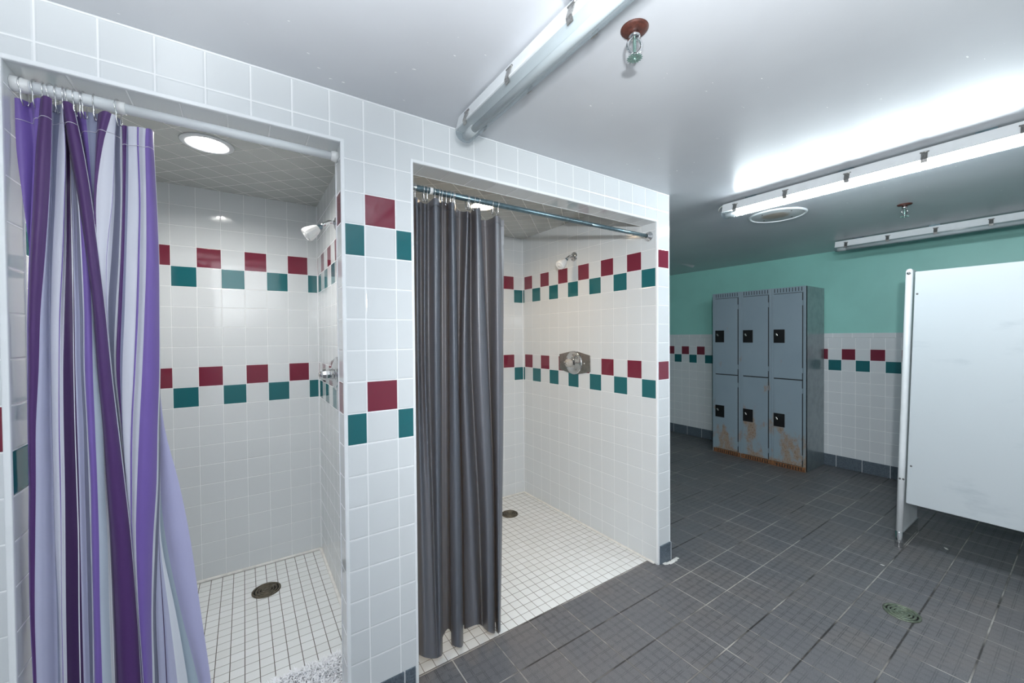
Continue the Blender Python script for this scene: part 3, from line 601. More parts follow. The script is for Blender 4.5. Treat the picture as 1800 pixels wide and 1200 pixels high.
[None,[[-2.3373,0.12,1.9656],[-2.3355,0.12,1.9194],[-2.3315,0.12,1.7695],[-2.329,0.12,1.6015],[-2.3296,0.12,1.4324],[-2.3303,0.12,1.2627],[-2.3201,0.12,1.091],[-2.2885,0.12,0.9124],[-2.2641,0.12,0.7302],[-2.2425,0.12,0.4994],[-2.2215,0.12,0.2817],[-2.2077,0.12,0.09]]]]
GREY=[
[[-1.5532,0.08,1.9058],[-1.5541,0.08,1.2458],[-1.5542,0.08,0.652],[-1.5516,0.08,0.0742]],
[[-1.5568,0.03,1.8928],[-1.5588,0.03,1.2487],[-1.5519,0.03,0.6696],[-1.5466,0.025,0.0972]],
[[-1.5195,0.085,1.8999],[-1.5237,0.085,1.2441],[-1.5253,0.05,0.6555],[-1.5211,0.03,0.0775]],
[[-1.5155,0.05,1.8817],[-1.5231,0.05,1.246],[-1.5106,0.045,0.6536],[-1.5064,0.025,0.074]],
[[-1.4847,0.09,1.9029],[-1.4901,0.09,1.2423],[-1.4902,0.065,0.6411],[-1.4922,0.03,0.0663]],
[[-1.4856,0.018,1.9026],[-1.4909,0.018,1.2462],[-1.4905,0.018,0.6583],[-1.4876,0.018,0.0768]],
[[-1.4475,0.055,1.909],[-1.4528,0.055,1.2425],[-1.4573,0.055,0.6364],[-1.459,0.055,0.0531]],
[[-1.4122,0.12,1.9316],[-1.4202,0.12,1.2374],[-1.4262,0.12,0.6047],[-1.4298,0.12,0.0657]],
[[-1.3998,0.11,1.9238],[-1.405,0.11,1.2373],[-1.4097,0.11,0.6042],[-1.4102,0.11,0.1005]],
[[-1.3796,0.125,1.9292],[-1.3822,0.125,1.2354],[-1.3869,0.125,0.5929],[-1.3875,0.125,0.0642]],
[[-1.41,0.06,1.9079],[-1.4125,0.06,1.2403],[-1.417,0.06,0.6242],[-1.4155,0.06,0.0684]],
[[-1.4124,0.02,1.8985],[-1.4097,0.02,1.2423],[-1.4076,0.02,0.6364],[-1.4088,0.02,0.0793]],
[[-1.3777,0.06,1.9066],[-1.3708,0.06,1.2384],[-1.3645,0.06,0.6108],[-1.3628,0.06,0.0425]],
[[-1.3423,0.13,1.91],[-1.339,0.13,1.2331],[-1.3324,0.13,0.5771],[-1.3297,0.13,0.0671]],
[[-1.3178,0.135,1.908],[-1.331,0.135,1.2325],[-1.3244,0.135,0.5733],[-1.3201,0.135,0.0652]],
[[-1.3266,0.08,1.8896],[-1.3542,0.08,1.2365],[-1.3464,0.08,0.5989],[-1.3439,0.08,0.0908]],
[[-1.3364,0.03,1.8772],[-1.3594,0.03,1.2395],[-1.3397,0.03,0.6154],[-1.3178,0.03,0.1275]],
[[-1.2762,0.115,1.9022],[-1.2793,0.115,1.2311],[-1.2489,0.115,0.5613],[-1.2369,0.115,0.0374]],
[[-1.285,0.08,1.9113],[-1.2896,0.08,1.2335],[-1.2568,0.08,0.576],[-1.2479,0.08,0.053]],
[[-1.2986,0.02,1.8952],[-1.2893,0.02,1.2367],[-1.2626,0.02,0.5994],[-1.2596,0.02,0.0796]],
[[-1.258,0.06,1.9106],[-1.2266,0.06,1.2317],[-1.2042,0.06,0.5699],[-1.204,0.06,0.026]],
[[-1.2231,0.125,1.8854],[-1.1944,0.125,1.2267],[-1.1711,0.125,0.5378],[-1.1693,0.125,-0.0183]],
[[-1.1905,0.135,1.8877],[-1.1763,0.135,1.2253],[-1.1574,0.135,0.5306],[-1.157,0.135,-0.0297]],
[[-1.1871,0.09,1.8849],[-1.1896,0.09,1.2283],[-1.1807,0.09,0.5529],[-1.1797,0.09,0.005]],
[[-1.1971,0.03,1.8808],[-1.1951,0.03,1.2318],[-1.1989,0.03,0.5795],[-1.203,0.03,0.0442]],
[[-1.1546,0.06,1.8851],[-1.1461,0.06,1.2279],[-1.1592,0.06,0.5584],[-1.1738,0.06,0.0236]],
[[-1.1275,0.11,1.8966],[-1.1298,0.11,1.2245],[-1.14,0.11,0.5353],[-1.1488,0.11,-0.0124]],
[[-1.0943,0.125,1.9002],[-1.106,0.125,1.2226],[-1.1212,0.125,0.525],[-1.1364,0.125,-0.0268]]]
# ------------------------------------------------------------------ toilet partition
def lean(z): return -0.738-0.0248*z
tp = thing('toilet_partition', 'white toilet partition panel standing on a chrome shod post', 'partition', (1.31, -0.75, 0))
def leanbox(bm, x0, x1, y0, y1, z0, z1, sl, zr=0.0, bevel=0.0):
    vs = add_box(bm, x0, x1, y0, y1, z0, z1)
    for v in bm.verts:
        v.co.y += sl*(v.co.z-zr)*1.0 if v.tag is False else 0
    for v in bm.verts: v.tag = True
bm = fresh(); leanbox(bm, 1.297, 1.322, -2.105, -0.7725, 0.292, 1.728, -0.0257, 0.292)
bmesh.ops.bevel(bm, geom=bm.edges[:], offset=0.003, segments=2, affect='EDGES')
pan = obj('panel', bm, M['panel'], tp)
bm = fresh()
add_tube(bm, [(1.312, lean(z), z) for z in (0.02, 0.6, 1.2, 1.735, 1.746, 1.752)], [.0175, .0175, .0175, .0175, .014, .006], 20)
leanbox_b = bmesh.new(); 
vs = add_box(bm, 1.315, 1.662, -0.752, -0.724, 0.02, 1.745)
for v in vs: v.co.y += -0.0248*v.co.z
pil = obj('pilaster', bm, M['white_metal'], tp)
bm = fresh()
add_tube(bm, [(1.312, lean(z), z) for z in (0.0, 0.004, 0.028, 0.032, 0.036, 0.098, 0.1)], [.021, .0205, .0205, .0218, .0205, .0205, .019], 24)
vs = add_box(bm, 1.312, 1.667, -0.7575, -0.7185, 0.0, 0.098)
for v in vs: v.co.y += -0.0248*v.co.z
obj('shoe', bm, M['chrome'], tp)
for z, dy, rr in ((1.722, .0, .008), (0.438, .004, .005), (0.438, -.012, .005)):  # the largest disc, at the top, stands in for a dark open hole
    bm = fresh(); add_lathe(bm, [(0, .003), (rr, .002), (rr+.001, 0)], (1.2945+abs(dy)*.1, lean(z)+dy, z), (-1, 0, 0), 12); obj('screw', bm, M['screw'], tp)
for z, y in ((1.592, -.818), (0.53, -.795)):
    bm = fresh(); add_lathe(bm, [(0, .003), (.0045, .002), (.006, 0)], (1.2972, y, z), (-1, 0, 0), 12); obj('screw', bm, M['screw'], tp)

# ------------------------------------------------------------------ bank of lockers
F = 2.40; L0, L1 = 0.154, 1.080; ZT = 1.82
lk = thing('locker_bank', 'grey steel bank of six rust streaked lockers against the aqua wall', 'locker', (F, L1, 0))
bm = fresh()
add_box(bm, F+.004, XF-.012, L0, L1, 0.0, ZT, 0.003, 1)
obj('body', bm, [M['locker'], M['locker_side']], lk)
for y0, y1 in ((L0, .1775), (1.047, L1), (.438, .4610), (.4622, .4825), (.741, .7655), (.7667, .7895)):
    bm = fresh(); add_box(bm, F, F+.03, y0, y1, 0.0, ZT, .002); obj('frame_stile', bm, M['locker'], lk)
bm = fresh(); add_box(bm, F+.002, F+.03, L0, L1, 0.896, 0.904); obj('seam_shade', bm, M['slot'], lk)  # shade of the seam between upper and lower doors, put into a dark strip
cols = [(1.045, 0.793), (0.739, 0.486), (0.436, 0.181)]
for a, b in cols:
    bm = fresh()
    add_box(bm, F-.001, F+.03, b-.012, a+.012, 1.764, ZT, .002, 0)
    for k in range(10):
        y = a-.008-(a-b-.016)*k/9; add_box(bm, F-.0016, F+.0, y-.003, y+.003, 1.774, 1.812, 0, 1)
    obj('top_vent', bm, [M['locker'], M['slot']], lk)
    bm = fresh()
    add_box(bm, F-.003, F+.03, b-.024, a+.024, 0.0, 0.046, .002, 0)
    for k in range(10):
        y = a-.03-(a-b-.04)*k/9; add_box(bm, F-.0045, F-.002, y-.0035, y+.0035, .006, .038, 0, 1)
    obj('bottom_vent', bm, [M['rust_rail'], M['slot']], lk)
    for z0, z1, hz in ((0.906, 1.756, 1.331), (0.052, 0.894, 0.477)):
        bm = fresh(); add_box(bm, F-.006, F+.02, b+.004, a, z0, z1, .002)
        d = obj('door', bm, M['locker'], lk)
        bm = fresh(); add_box(bm, F-.0035, F+.02, b-.0005, b+.0036, z0, z1)
        obj('door_gap', bm, M['slot'], d)
        bm = fresh(); y0 = a-.102
        add_box(bm, F-.009, F-.004, y0, a, hz-.068, hz+.068, .002)
        h = obj('handle_plate', bm, M['black'], d)
        bm = fresh(); add_box(bm, F-.016, F-.008, y0+.058, y0+.075, hz+.004, hz+.03, .003)
        for v in bm.verts: v.co.y += (v.co.z-hz)*0.45
        obj('latch', bm, M['clip'], d)
        for hz2 in (z0+.08*(z1-z0)+.02, z1-.1):
            bm = fresh(); add_box(bm, F-.0075, F+.0, b-.002, b+.006, hz2-.025, hz2+.025, .0015); obj('hinge', bm, M['locker'], d)

# ------------------------------------------------------------------ fluorescent strip fixtures
def fixture(xc, lit, label):
    r = thing('fluorescent_light', label, 'ceiling light', (xc, -0.68, CZ), 'fluorescent strip lights on the ceiling')
    ya, yb = -1.40, -0.098
    bm = fresh()
    top, fl = CZ-.010, 2.127
    add_prism(bm, [(xc-.026, top), (xc+.026, top), (xc+.037, fl+.006), (xc+.0415, fl+.003), (xc+.0415, fl-.001), (xc-.0415, fl-.001), (xc-.0415, fl+.003), (xc-.037, fl+.006)], ya, yb)
    obj('housing', bm, M['white_metal'], r)
    for y in (-.26, -.72, -1.18):
        bm = fresh(); add_box(bm, xc-.018, xc+.018, y-.03, y+.03, top-.001, CZ); obj('mount', bm, M['galv'], r)
    bm = fresh()                      # clear half round lens with closed ends
    n = 14; prof = [(xc+.037*math.cos(PI*k/n), fl-.002-.034*math.sin(PI*k/n)**.8) for k in range(n+1)]
    A = [bm.verts.new((x, yb+.004, z)) for x, z in prof]; B = [bm.verts.new((x, ya-.004, z)) for x, z in prof]
    for k in range(n):
        f = bm.faces.new((A[k], A[k+1], B[k+1], B[k])); f.smooth = True
    bm.faces.new(A); bm.faces.new(B[::-1])
    obj('lens', bm, M['lens'], r)
    for y0, y1 in ((-.108, -.170), (-1.392, -1.33)):
        bm = fresh(); add_tube(bm, [(xc, y0, fl-.018), (xc, y1, fl-.018)], .0165, 18); obj('lamp_socket', bm, M['white_plastic'], r)
    bm = fresh()
    add_tube(bm, [(xc, -.170, fl-.0175), (xc, -1.33, fl-.0175)], .0155 if lit else .0127, 20)
    obj('tube', bm, M['lens_lit'] if lit else M['tube'], r)
    for k in range(5):
        y = -.178-.281*k*0.98
        if y < ya: break
        for sx in (-1, 1):
            bm = fresh()
            a = (xc+sx*.0315, 2.163); b = (xc+sx*.0435, 2.126); c = (xc+sx*.039, 2.111)
            for (p, q) in ((a, b), (b, c)):
                vs = []
                for (x, z) in (p, q):
                    for dx in (0, sx*.0025):
                        for dy in (-.0105, .0105): vs.append(bm.verts.new((x+dx, y+dy, z)))
                for fidx in ((0, 1, 3, 2), (4, 6, 7, 5), (0, 4, 5, 1), (2, 3, 7, 6), (0, 2, 6, 4), (1, 5, 7, 3)): bm.faces.new([vs[i] for i in fidx])
            add_tube(bm, [(xc+sx*.034, y-.015, 2.160), (xc+sx*.034, y+.015, 2.160)], .003, 8)
            obj('clip', bm, M['clip'], r)
    return r
f1 = fixture(-1.412, False, 'unlit strip light on the ceiling in front of the pier between the showers')
f2 = fixture(0.445, True, 'lit strip light glowing white beside the round ceiling cover')
f3 = fixture(2.345, False, 'unlit strip light close to the aqua wall above the partition')
bm = fresh(); add_tube(bm, [(-1.475, -.735, CZ), (-1.478, -.74, 2.165), (-1.474, -.755, 2.148), (-1.462, -.77, 2.15), (-1.458, -.775, 2.17), (-1.458, -.775, CZ)], .006, 10)
obj('hanger', bm, M['galv'], f1)
bm = fresh(); add_tube(bm, [(0.44, -.10, 2.172), (0.45, -.075, 2.178), (0.466, -.05, 2.174), (0.474, -.042, 2.160)], .004, 8)
obj('wire_stub', bm, M['white_plastic'], f2)

# ------------------------------------------------------------------ sprinklers
def sprinkler(x, y, label):
    r = thing('sprinkler_head', label, 'sprinkler', (x, y, CZ), 'fire sprinklers on the ceiling')
    bm = fresh(); add_lathe(bm, [(.0, 0), (.037, 0), (.037, .002), (.033, .006), (.012, .008), (0, .008)], (x, y, CZ), (0, 0, -1), 40)
    obj('escutcheon', bm, M['rust_plate'], r)
    bm = fresh()
    add_lathe(bm, [(.012, .006), (.012, .014), (.015, .016), (.015, .024), (.010, .026), (0, .026)], (x, y, CZ), (0, 0, -1), 20)
    ux, uy = math.cos(-.55), math.sin(-.55)
    for s in (-1, 1):
        pts = []
        for k in range(13):
            a = k/12*PI; rad = .0195*math.sin(a)**.7 if 0 < k < 12 else .006
            pts.append((x+s*rad*ux, y+s*rad*uy, CZ-.020-.050*k/12))
        add_tube(bm, pts, .0042, 10)
    add_lathe(bm, [(.0, .066), (.006, .067), (.006, .078), (0, .079)], (x, y, CZ), (0, 0, -1), 16)
    obj('frame', bm, M['chrome'], r)
    bm = fresh(); add_lathe(bm, [(.003, .026), (.0045, .032), (.0045, .056), (.003, .066)], (x, y, CZ), (0, 0, -1), 14)
    obj('bulb', bm, M['brass_green'], r)
    bm = fresh(); n = 32; top = []; bot = []
    for k in range(n):
        rad = .021 if k % 2 else .0155
        a = 2*PI*k/n
        top.append(bm.verts.new((x+rad*math.cos(a), y+rad*math.sin(a), CZ-.0785))); bot.append(bm.verts.new((x+rad*math.cos(a), y+rad*math.sin(a), CZ-.0805)))
    bm.faces.new(top); bm.faces.new(bot[::-1])
    for k in range(n): bm.faces.new((top[k], top[(k+1) % n], bot[(k+1) % n], bot[k]))
    add_lathe(bm, [(.004, .0805), (.004, .084), (0, .0845)], (x, y, CZ), (0, 0, -1), 12)
    obj('deflector', bm, M['brass_green'], r)
sprinkler(-1.224, -0.736, 'greenish sprinkler on a rust brown plate beside the nearest strip light')
sprinkler(1.452, -0.729, 'small sprinkler between the lit strip light and the far one')

# ------------------------------------------------------------------ round cover plate on the ceiling
cv = thing('ceiling_cover', 'round white cover plate with brown stain on the ceiling', 'ceiling cover', (0.995, -0.172, CZ))
bm = fresh(); add_lathe(bm, [(0, .006), (.150, .006), (.156, .004), (.156, 0)], (0.995, -0.172, CZ), (0, 0, -1), 64)
obj('plate', bm, M['stain_plate'], cv)
bm = fresh(); add_lathe(bm, [(.156, .0), (.158, .009), (.166, .010), (.172, .006), (.174, 0)], (0.995, -0.172, CZ), (0, 0, -1), 64)
obj('rim', bm, M['white_metal'], cv)
for k in range(4):
    a = PI/4+k*PI/2+.35; bm = fresh()
    add_lathe(bm, [(.005, .006), (.004, .009), (0, .0095)], (0.995+.118*math.cos(a), -0.172+.118*math.sin(a), CZ), (0, 0, -1), 12)
    obj('screw', bm, M['screw'], cv)

# dark ceiling seam near the lockers, drawn as an added curled strip
bm = fresh(); rows = []
for k in range(9):
    s = k/8; x = 1.98+.42*s; z = CZ-.002-.022*s*s
    rows.append([bm.verts.new((x, 1.30, CZ-.0005)), bm.verts.new((x+.01, 1.33, z)), bm.verts.new((x+.01, 1.333, z+.002)), bm.verts.new((x, 1.303, CZ))])
for a, b in zip(rows, rows[1:]):
    for i in range(4): bm.faces.new((a[i], a[(i+1) % 4], b[(i+1) % 4], b[i]))
bm.faces.new(rows[0]); bm.faces.new(rows[-1][::-1])
tag(obj('ceiling_seam', bm, M['ceiling'], origin=(2.2, 1.3, CZ)), 'dark open seam in the ceiling paint near the lockers', 'ceiling seam')

# ------------------------------------------------------------------ recessed shower downlights
def downlight(x, y, glow, label):
    r = thing('recessed_light', label, 'recessed light', (x, y, CZ))
    bm = fresh(); add_lathe(bm, [(.066, -.030), (.068, .0), (.070, .006), (.084, .008), (.094, .005), (.096, 0), (.071, -.002)], (x, y, CZ), (0, 0, -1), 56)
    obj('trim_ring', bm, M['white_metal'], r)
    bm = fresh(); add_lathe(bm, [(0, -.022), (.066, -.022), (.068, -.03), (0, -.05)], (x, y, CZ), (0, 0, -1), 48)
    obj('lens', bm, glow, r)
downlight(LX1, LY1, M['led_cool'], 'lit round downlight above the shower with the purple curtain')
downlight(LX2, LY2, M['led_warm'], 'warm round downlight glowing behind the grey shower curtain')

# ------------------------------------------------------------------ rods
def rodx(z0, z1): return lambda x: z0
WR, GR = 1.987, 1.937
rd = thing('shower_rod', 'white tension rod carrying the purple striped shower curtain', 'shower rod', (-2.2, 0.05, WR))
bm = fresh(); add_tube(bm, [(DOOR1[0]+.018, .05, WR), (-2.385, .05, WR)], .0155, 20); obj('outer_tube', bm, M['white_metal'], rd)
bm = fresh(); add_tube(bm, [(-2.40, .05, WR), (DOOR1[1]-.018, .05, WR)], .0138, 20); obj('inner_tube', bm, M['white_metal'], rd)
bm = fresh(); add_tube(bm, [(-2.394, .05, WR), (-2.378, .05, WR)], .0162, 20); obj('collar', bm, M['white_plastic'], rd)
for a, b in ((DOOR1[0]+.0018, DOOR1[0]+.034), (DOOR1[1]-.0018, DOOR1[1]-.024)):
    s = 1 if b > a else -1
    bm = fresh(); add_tube(bm, [(a, .05, WR), (a+s*.012, .05, WR), (b-s*.003, .05, WR), (b, .05, WR)], [.0185, .0185, .0165, .0150], 20); obj('end_cap', bm, M['white_plastic'], rd)
gr = thing('shower_rod', 'grey metal rod carrying the dark grey shower curtain', 'shower rod', (-.85, .05, GR))
bm = fresh(); add_tube(bm, [(DOOR2[0]+.004, .05, GR), (-.60, .05, GR)], .0122, 18); add_tube(bm, [(-.60, .05, GR), (DOOR2[1]-.006, .05, GR)], .0108, 18); obj('tube', bm, M['galv'], gr)
bm = fresh(); add_tube(bm, [(-1.497, .05, GR), (-1.484, .05, GR)], .0142, 18); obj('tape', bm, M['white_plastic'], gr)
for x, s in ((DOOR2[1], -1), (DOOR2[0], 1)):
    bm = fresh(); add_lathe(bm, [(0, .0005), (.027, .0005), (.0285, .004), (.026, .010), (.018, .013), (.0165, .026), (.0135, .030), (.0115, .030)], (x+s*.0015, .05, GR), (s, 0, 0), 36)
    obj('flange', bm, M['chrome'], gr)

# ------------------------------------------------------------------ curtains
def cr(p0, p1, p2, p3, t):
    return 0.5*((2*p1)+(p2-p0)*t+(2*p0-5*p1+4*p2-p3)*t*t+(3*p1-p0-3*p2+p3)*t*t*t)
def smooth_run(P, n):
    """centripetal Catmull-Rom through P, n pieces between neighbours"""
    T = [0.0]
    for a, b in zip(P, P[1:]): T.append(T[-1]+max((b-a).length, 1e-5)**.5)
    out = []; m = len(P)
    for i in range(m-1):
        p1, p2 = P[i], P[i+1]; t1, t2 = T[i], T[i+1]
        p0, t0 = (P[i-1], T[i-1]) if i else (p1*2-p2, 2*t1-t2)
        p3, t3 = (P[i+2], T[i+2]) if i+2 < m else (p2*2-p1, 2*t2-t1)
        for k in range(n):
            t = t1+(t2-t1)*k/n
            a1 = p0*((t1-t)/(t1-t0))+p1*((t-t0)/(t1-t0)); a2 = p1*((t2-t)/(t2-t1))+p2*((t-t1)/(t2-t1)); a3 = p2*((t3-t)/(t3-t2))+p3*((t-t2)/(t3-t2))
            b1 = a1*((t2-t)/(t2-t0))+a2*((t-t0)/(t2-t0)); b2 = a2*((t3-t)/(t3-t1))+a3*((t-t1)/(t3-t1))
            out.append(b1*((t2-t)/(t2-t1))+b2*((t-t1)/(t2-t1)))
    out.append(P[-1]); return out
def build_cloth(cols, nv, nu, colors, bulge=None):
    """cols: list of columns of (x, y, z) from top edge to hem"""
    fine = []
    for c in cols:
        c = [Vector(p) for p in c]; out = []
        for i in range(len(c)-1):
            p0 = c[i-1] if i else c[i]*2-c[i+1]; p3 = c[i+2] if i+2 < len(c) else c[i+1]*2-c[i]
            for k in range(nv): out.append(cr(p0, c[i], c[i+1], p3, k/nv))
        out.append(c[-1]); fine.append(out)
    nr = len(fine[0]); rows = [smooth_run([f[j] for f in fine], nu) for j in range(nr)]
    n = len(rows[0]); grid = [[rows[j][i] for j in range(nr)] for i in range(n)]
    owner = [min(i//nu, len(cols)-2) for i in range(n)]
    if bulge:
        for i in range(n):
            k = owner[i]; t = (i % nu)/nu
            for j in range(nr):
                d = (fine[k+1][j]-fine[k][j]).length
                grid[i][j] = grid[i][j]+Vector((0, bulge.get(colors[k], 0.0)*math.sin(PI*t)*min(1.0, d/.03), 0))
    return grid, owner
def mesh_grid(bm, grid, owner, midx, uvl):
    V = [[bm.verts.new(p) for p in c] for c in grid]; u = 0.0
    for i in range(len(V)-1):
        du = (grid[i+1][len(grid[i])//2]-grid[i][len(grid[i])//2]).length
        for j in range(len(V[i])-1):
            f = bm.faces.new((V[i][j], V[i+1][j], V[i+1][j+1], V[i][j+1])); f.smooth = True; f.material_index = midx(owner[i])
            for l in f.loops:
                hi = l.vert in (V[i+1][j], V[i+1][j+1])
                l[uvl].uv = (u+(du if hi else 0), l.vert.co.z)
        u += du
    return V
cur = thing('shower_curtain', 'purple and lilac striped shower curtain bunched on the white rod', 'shower curtain', (-2.42, .05, 1.95))
dyes = sorted(DYE); mats = [M['dye_'+k] for k in dyes]; ix = {k: i for i, k in enumerate(dyes)}
bm = fresh(); uvl = bm.loops.layers.uv.new('UVMap')
main = PURPLE[:-3]; rev = PURPLE[-3:]
BUL = {'dark': -.016, 'mid': -.010, 'lilac': -.009, 'light': -.003, 'lilac2': -.012, 'vdark': -.004}
stitch = []
for part in (main, rev):
    names = [c for c, _ in part]; cols = [[(max(x, -2.579), y, min(z, 1.964)) for x, y, z in c] for _, c in part]
    grid, owner = build_cloth(cols, 4, 5, names, BUL)
    mesh_grid(bm, grid, owner, lambda i: ix[names[i]], uvl)
    if part is main: stitch = [c for c in grid]
o = obj('fabric', bm, mats, cur)
bm = fresh()
run = []
for c in stitch:                       # thread of the top hem, seven centimetres below the edge
    z = c[0].z-.052; k = next(i for i in range(len(c)) if c[i].z <= z)
    a, b = c[k-1], c[k]; t = (a.z-z)/(a.z-b.z); q = a.lerp(b, t); run.append((q.x, q.y-.0012, q.z))
add_tube(bm, run, .0008, 4); obj('hem_stitching', bm, M['stitch'], cur)

gc = thing('shower_curtain', 'dark grey waffle shower curtain hanging in folds beside the pier', 'shower curtain', (-1.33, .05, 1.89))
bm = fresh(); uvl = bm.loops.layers.uv.new('UVMap')
cols = [[(max(x, DOOR2[0]+.006), y, max(z, .012)) for x, y, z in c] for c in GREY]
grid, owner = build_cloth(cols, 10, 6, ['g']*len(cols))
mesh_grid(bm, grid, owner, lambda i: 0, uvl)
obj('fabric', bm, M['vinyl'], gc)
bm = fresh(); run = []
for c in grid:
    z = c[0].z-.030; k = next(i for i in range(len(c)) if c[i].z <= z)
    a, b = c[k-1], c[k]; t = (a.z-z)/(a.z-b.z); q = a.lerp(b, t); run.append((q.x, q.y-.0012, q.z))
add_tube(bm, run, .0008, 4); obj('hem_stitching', bm, M['screw'], gc)

# ------------------------------------------------------------------ curtain hooks, one by one
ORD = ['first', 'second', 'third', 'fourth', 'fifth', 'sixth', 'seventh', 'eighth', 'ninth', 'tenth', 'eleventh', 'twelfth', 'thirteenth', 'fourteenth', 'fifteenth', 'sixteenth']
def make_hook(x, zr, rr, drop, mat):
    bm = fresh(); pts = []
    for k in range(15):
        a = -0.9+(PI+1.8)*k/14
        pts.append((x, .05+rr*math.cos(a), zr+rr*math.sin(a)))
    pts = [(x+.003, .05+rr*.35, zr-drop+.006), (x+.001, .05+rr*.7, zr-drop*.7)]+pts+[(x, .05-rr*.55, zr-drop*.7), (x+.002, .05-rr*.3, zr-drop), (x+.004, .05+rr*.1, zr-drop+.004)]
    add_tube(bm, pts, .0014, 8)
    return bm
def hooks(xs, zr, rr, drop, mat, lab, grp):
    first = None
    for i, x in enumerate(xs):
        if first is None:
            first = obj('curtain_hook', make_hook(x, zr, rr, drop, mat), mat, origin=(x, .05, zr)); o = first
        else:
            o = first.copy(); C.objects.link(o); o.location = (x, .05, zr)
        o.rotation_euler = (0, 0, ((i*37) % 11-5)*.05)
        o['label'] = lab % ORD[i]; o['category'] = 'curtain hook'; o['group'] = grp
hooks([-2.563, -2.545, -2.531, -2.517, -2.507, -2.497, -2.485, -2.476, -2.467, -2.458, -2.440, -2.393], WR, .0195, .052, M['hook'],
      '%s silver hook from the left on the white shower rod', 'hooks of the purple curtain')
hooks([-1.557, -1.523, -1.511, -1.475, -1.458, -1.449, -1.427, -1.410, -1.400, -1.390, -1.330, -1.320, -1.297, -1.277, -1.205, -1.180], GR, .0165, .050, M['hook'],
      '%s wire hook from the left on the grey metal rod', 'hooks of the grey curtain')

# ------------------------------------------------------------------ shower heads and valves
def shower_head(xw, y, label):
    r = thing('shower_sprayer', label, 'shower head', (xw, y, 1.928))
    bm = fresh(); add_lathe(bm, [(.034, .0), (.034, .003), (.026, .010), (.012, .013), (0, .013)], (xw, y, 1.928), (-1, 0, 0), 36)
    obj('flange', bm, M['chrome'], r)
    bm = fresh(); add_tube(bm, [(xw-.008, y, 1.928), (xw-.024, y, 1.931), (xw-.038, y, 1.929), (xw-.052, y, 1.921), (xw-.078, y, 1.899)], .0095, 16); obj('arm', bm, M['chrome'], r)
    ax = Vector((-.080, 0, -.062)).normalized(); st = Vector((xw-.074, y, 1.902))
    bm = fresh(); add_lathe(bm, [(0, 0), (.013, .0), (.0135, .012), (.012, .016)], st, ax, 8, smooth=False); obj('nut', bm, M['galv'], r)
    bm = fresh(); add_lathe(bm, [(.010, .012), (.017, .016), (.024, .030), (.031, .052), (.034, .066), (.034, .080), (.030, .086), (.024, .086)], st, ax, 16, smooth=False); obj('head', bm, M['white_plastic'], r)
    bm = fresh(); add_lathe(bm, [(.0, .089), (.012, .089), (.014, .084), (.024, .084), (.0255, .087)], st, ax, 24)
    for k in range(10):
        a = 2*PI*k/10; u = ax.cross(Vector((0, 1, 0))).normalized(); v = ax.cross(u)
        q = st+ax*.084+(u*math.cos(a)+v*math.sin(a))*.019
        add_lathe(bm, [(.0022, 0), (.0018, .0035), (0, .0035)], q, ax, 8)
    obj('spray_face', bm, M['white_plastic'], r)
    return r
shower_head(-0.117, 0.70, 'white shower head on chrome arm above the steel valve of the right shower')
shower_head(-1.722, 0.70, 'white shower head on chrome arm in the purple curtain shower')

def valve(xw, y, z, label, knob):
    r = thing('shower_valve', label, 'shower valve', (xw, y, z))
    bm = fresh(); s = .163
    pts = [(y+s, z-.057), (y+s, z+.057), (y+.03, z+.083), (y-.03, z+.083), (y-s, z+.057), (y-s, z-.057), (y-.03, z-.083), (y+.03, z-.083)]
    A = [bm.verts.new((xw-.0005, a, b)) for a, b in pts]; B = [bm.verts.new((xw-.006, a, b)) for a, b in pts]
    bm.faces.new(A); bm.faces.new(B[::-1])
    for k in range(8): bm.faces.new((A[k], A[(k+1) % 8], B[(k+1) % 8], B[k]))
    bmesh.ops.bevel(bm, geom=[e for e in bm.edges if all(abs(v.co.x-(xw-.006)) < 1e-5 for v in e.verts)], offset=.0025, segments=2, affect='EDGES')
    obj('plate', bm, M['steel'], r)
    bm = fresh(); add_lathe(bm, [(.086, .004), (.085, .010), (.079, .014), (.073, .012), (.060, .020), (.046, .026), (.034, .028), (.030, .040), (0, .040)], (xw, y+.002, z), (-1, 0, 0), 56); obj('escutcheon', bm, M['chrome'], r)
    bm = fresh(); add_lathe(bm, [(.020, .036), (.030, .044), (.031, .060), (.027, .074), (.019, .080), (.017, .084), (0, .085)], (xw, y, z), (-1, 0, 0), 10, smooth=False); obj('knob', bm, knob, r)
    bm = fresh(); add_lathe(bm, [(.011, .084), (.010, .089), (0, .090)], (xw, y, z), (-1, 0, 0), 18); obj('knob_cap', bm, M['steel'], r)
    for dy in (.105, -.105):
        bm = fresh(); add_lathe(bm, [(.0055, .005), (.005, .008), (0, .009)], (xw, y+dy, z), (-1, 0, 0), 14); obj('screw', bm, M['hook'], r)
    return r
nb = NB('clear_acrylic'); M['crystal'] = nb.done(nb.bsdf(srgb(214, 208, 198), 0.12, 0.0, None, 0.6, trans=0.35))
valve(-0.117, 0.702, 1.157, 'steel valve plate with clear knob on the right shower wall', M['crystal'])
valve(-1.722, 0.725, 1.171, 'chrome valve at the right edge of the purple curtain shower', M['chrome'])

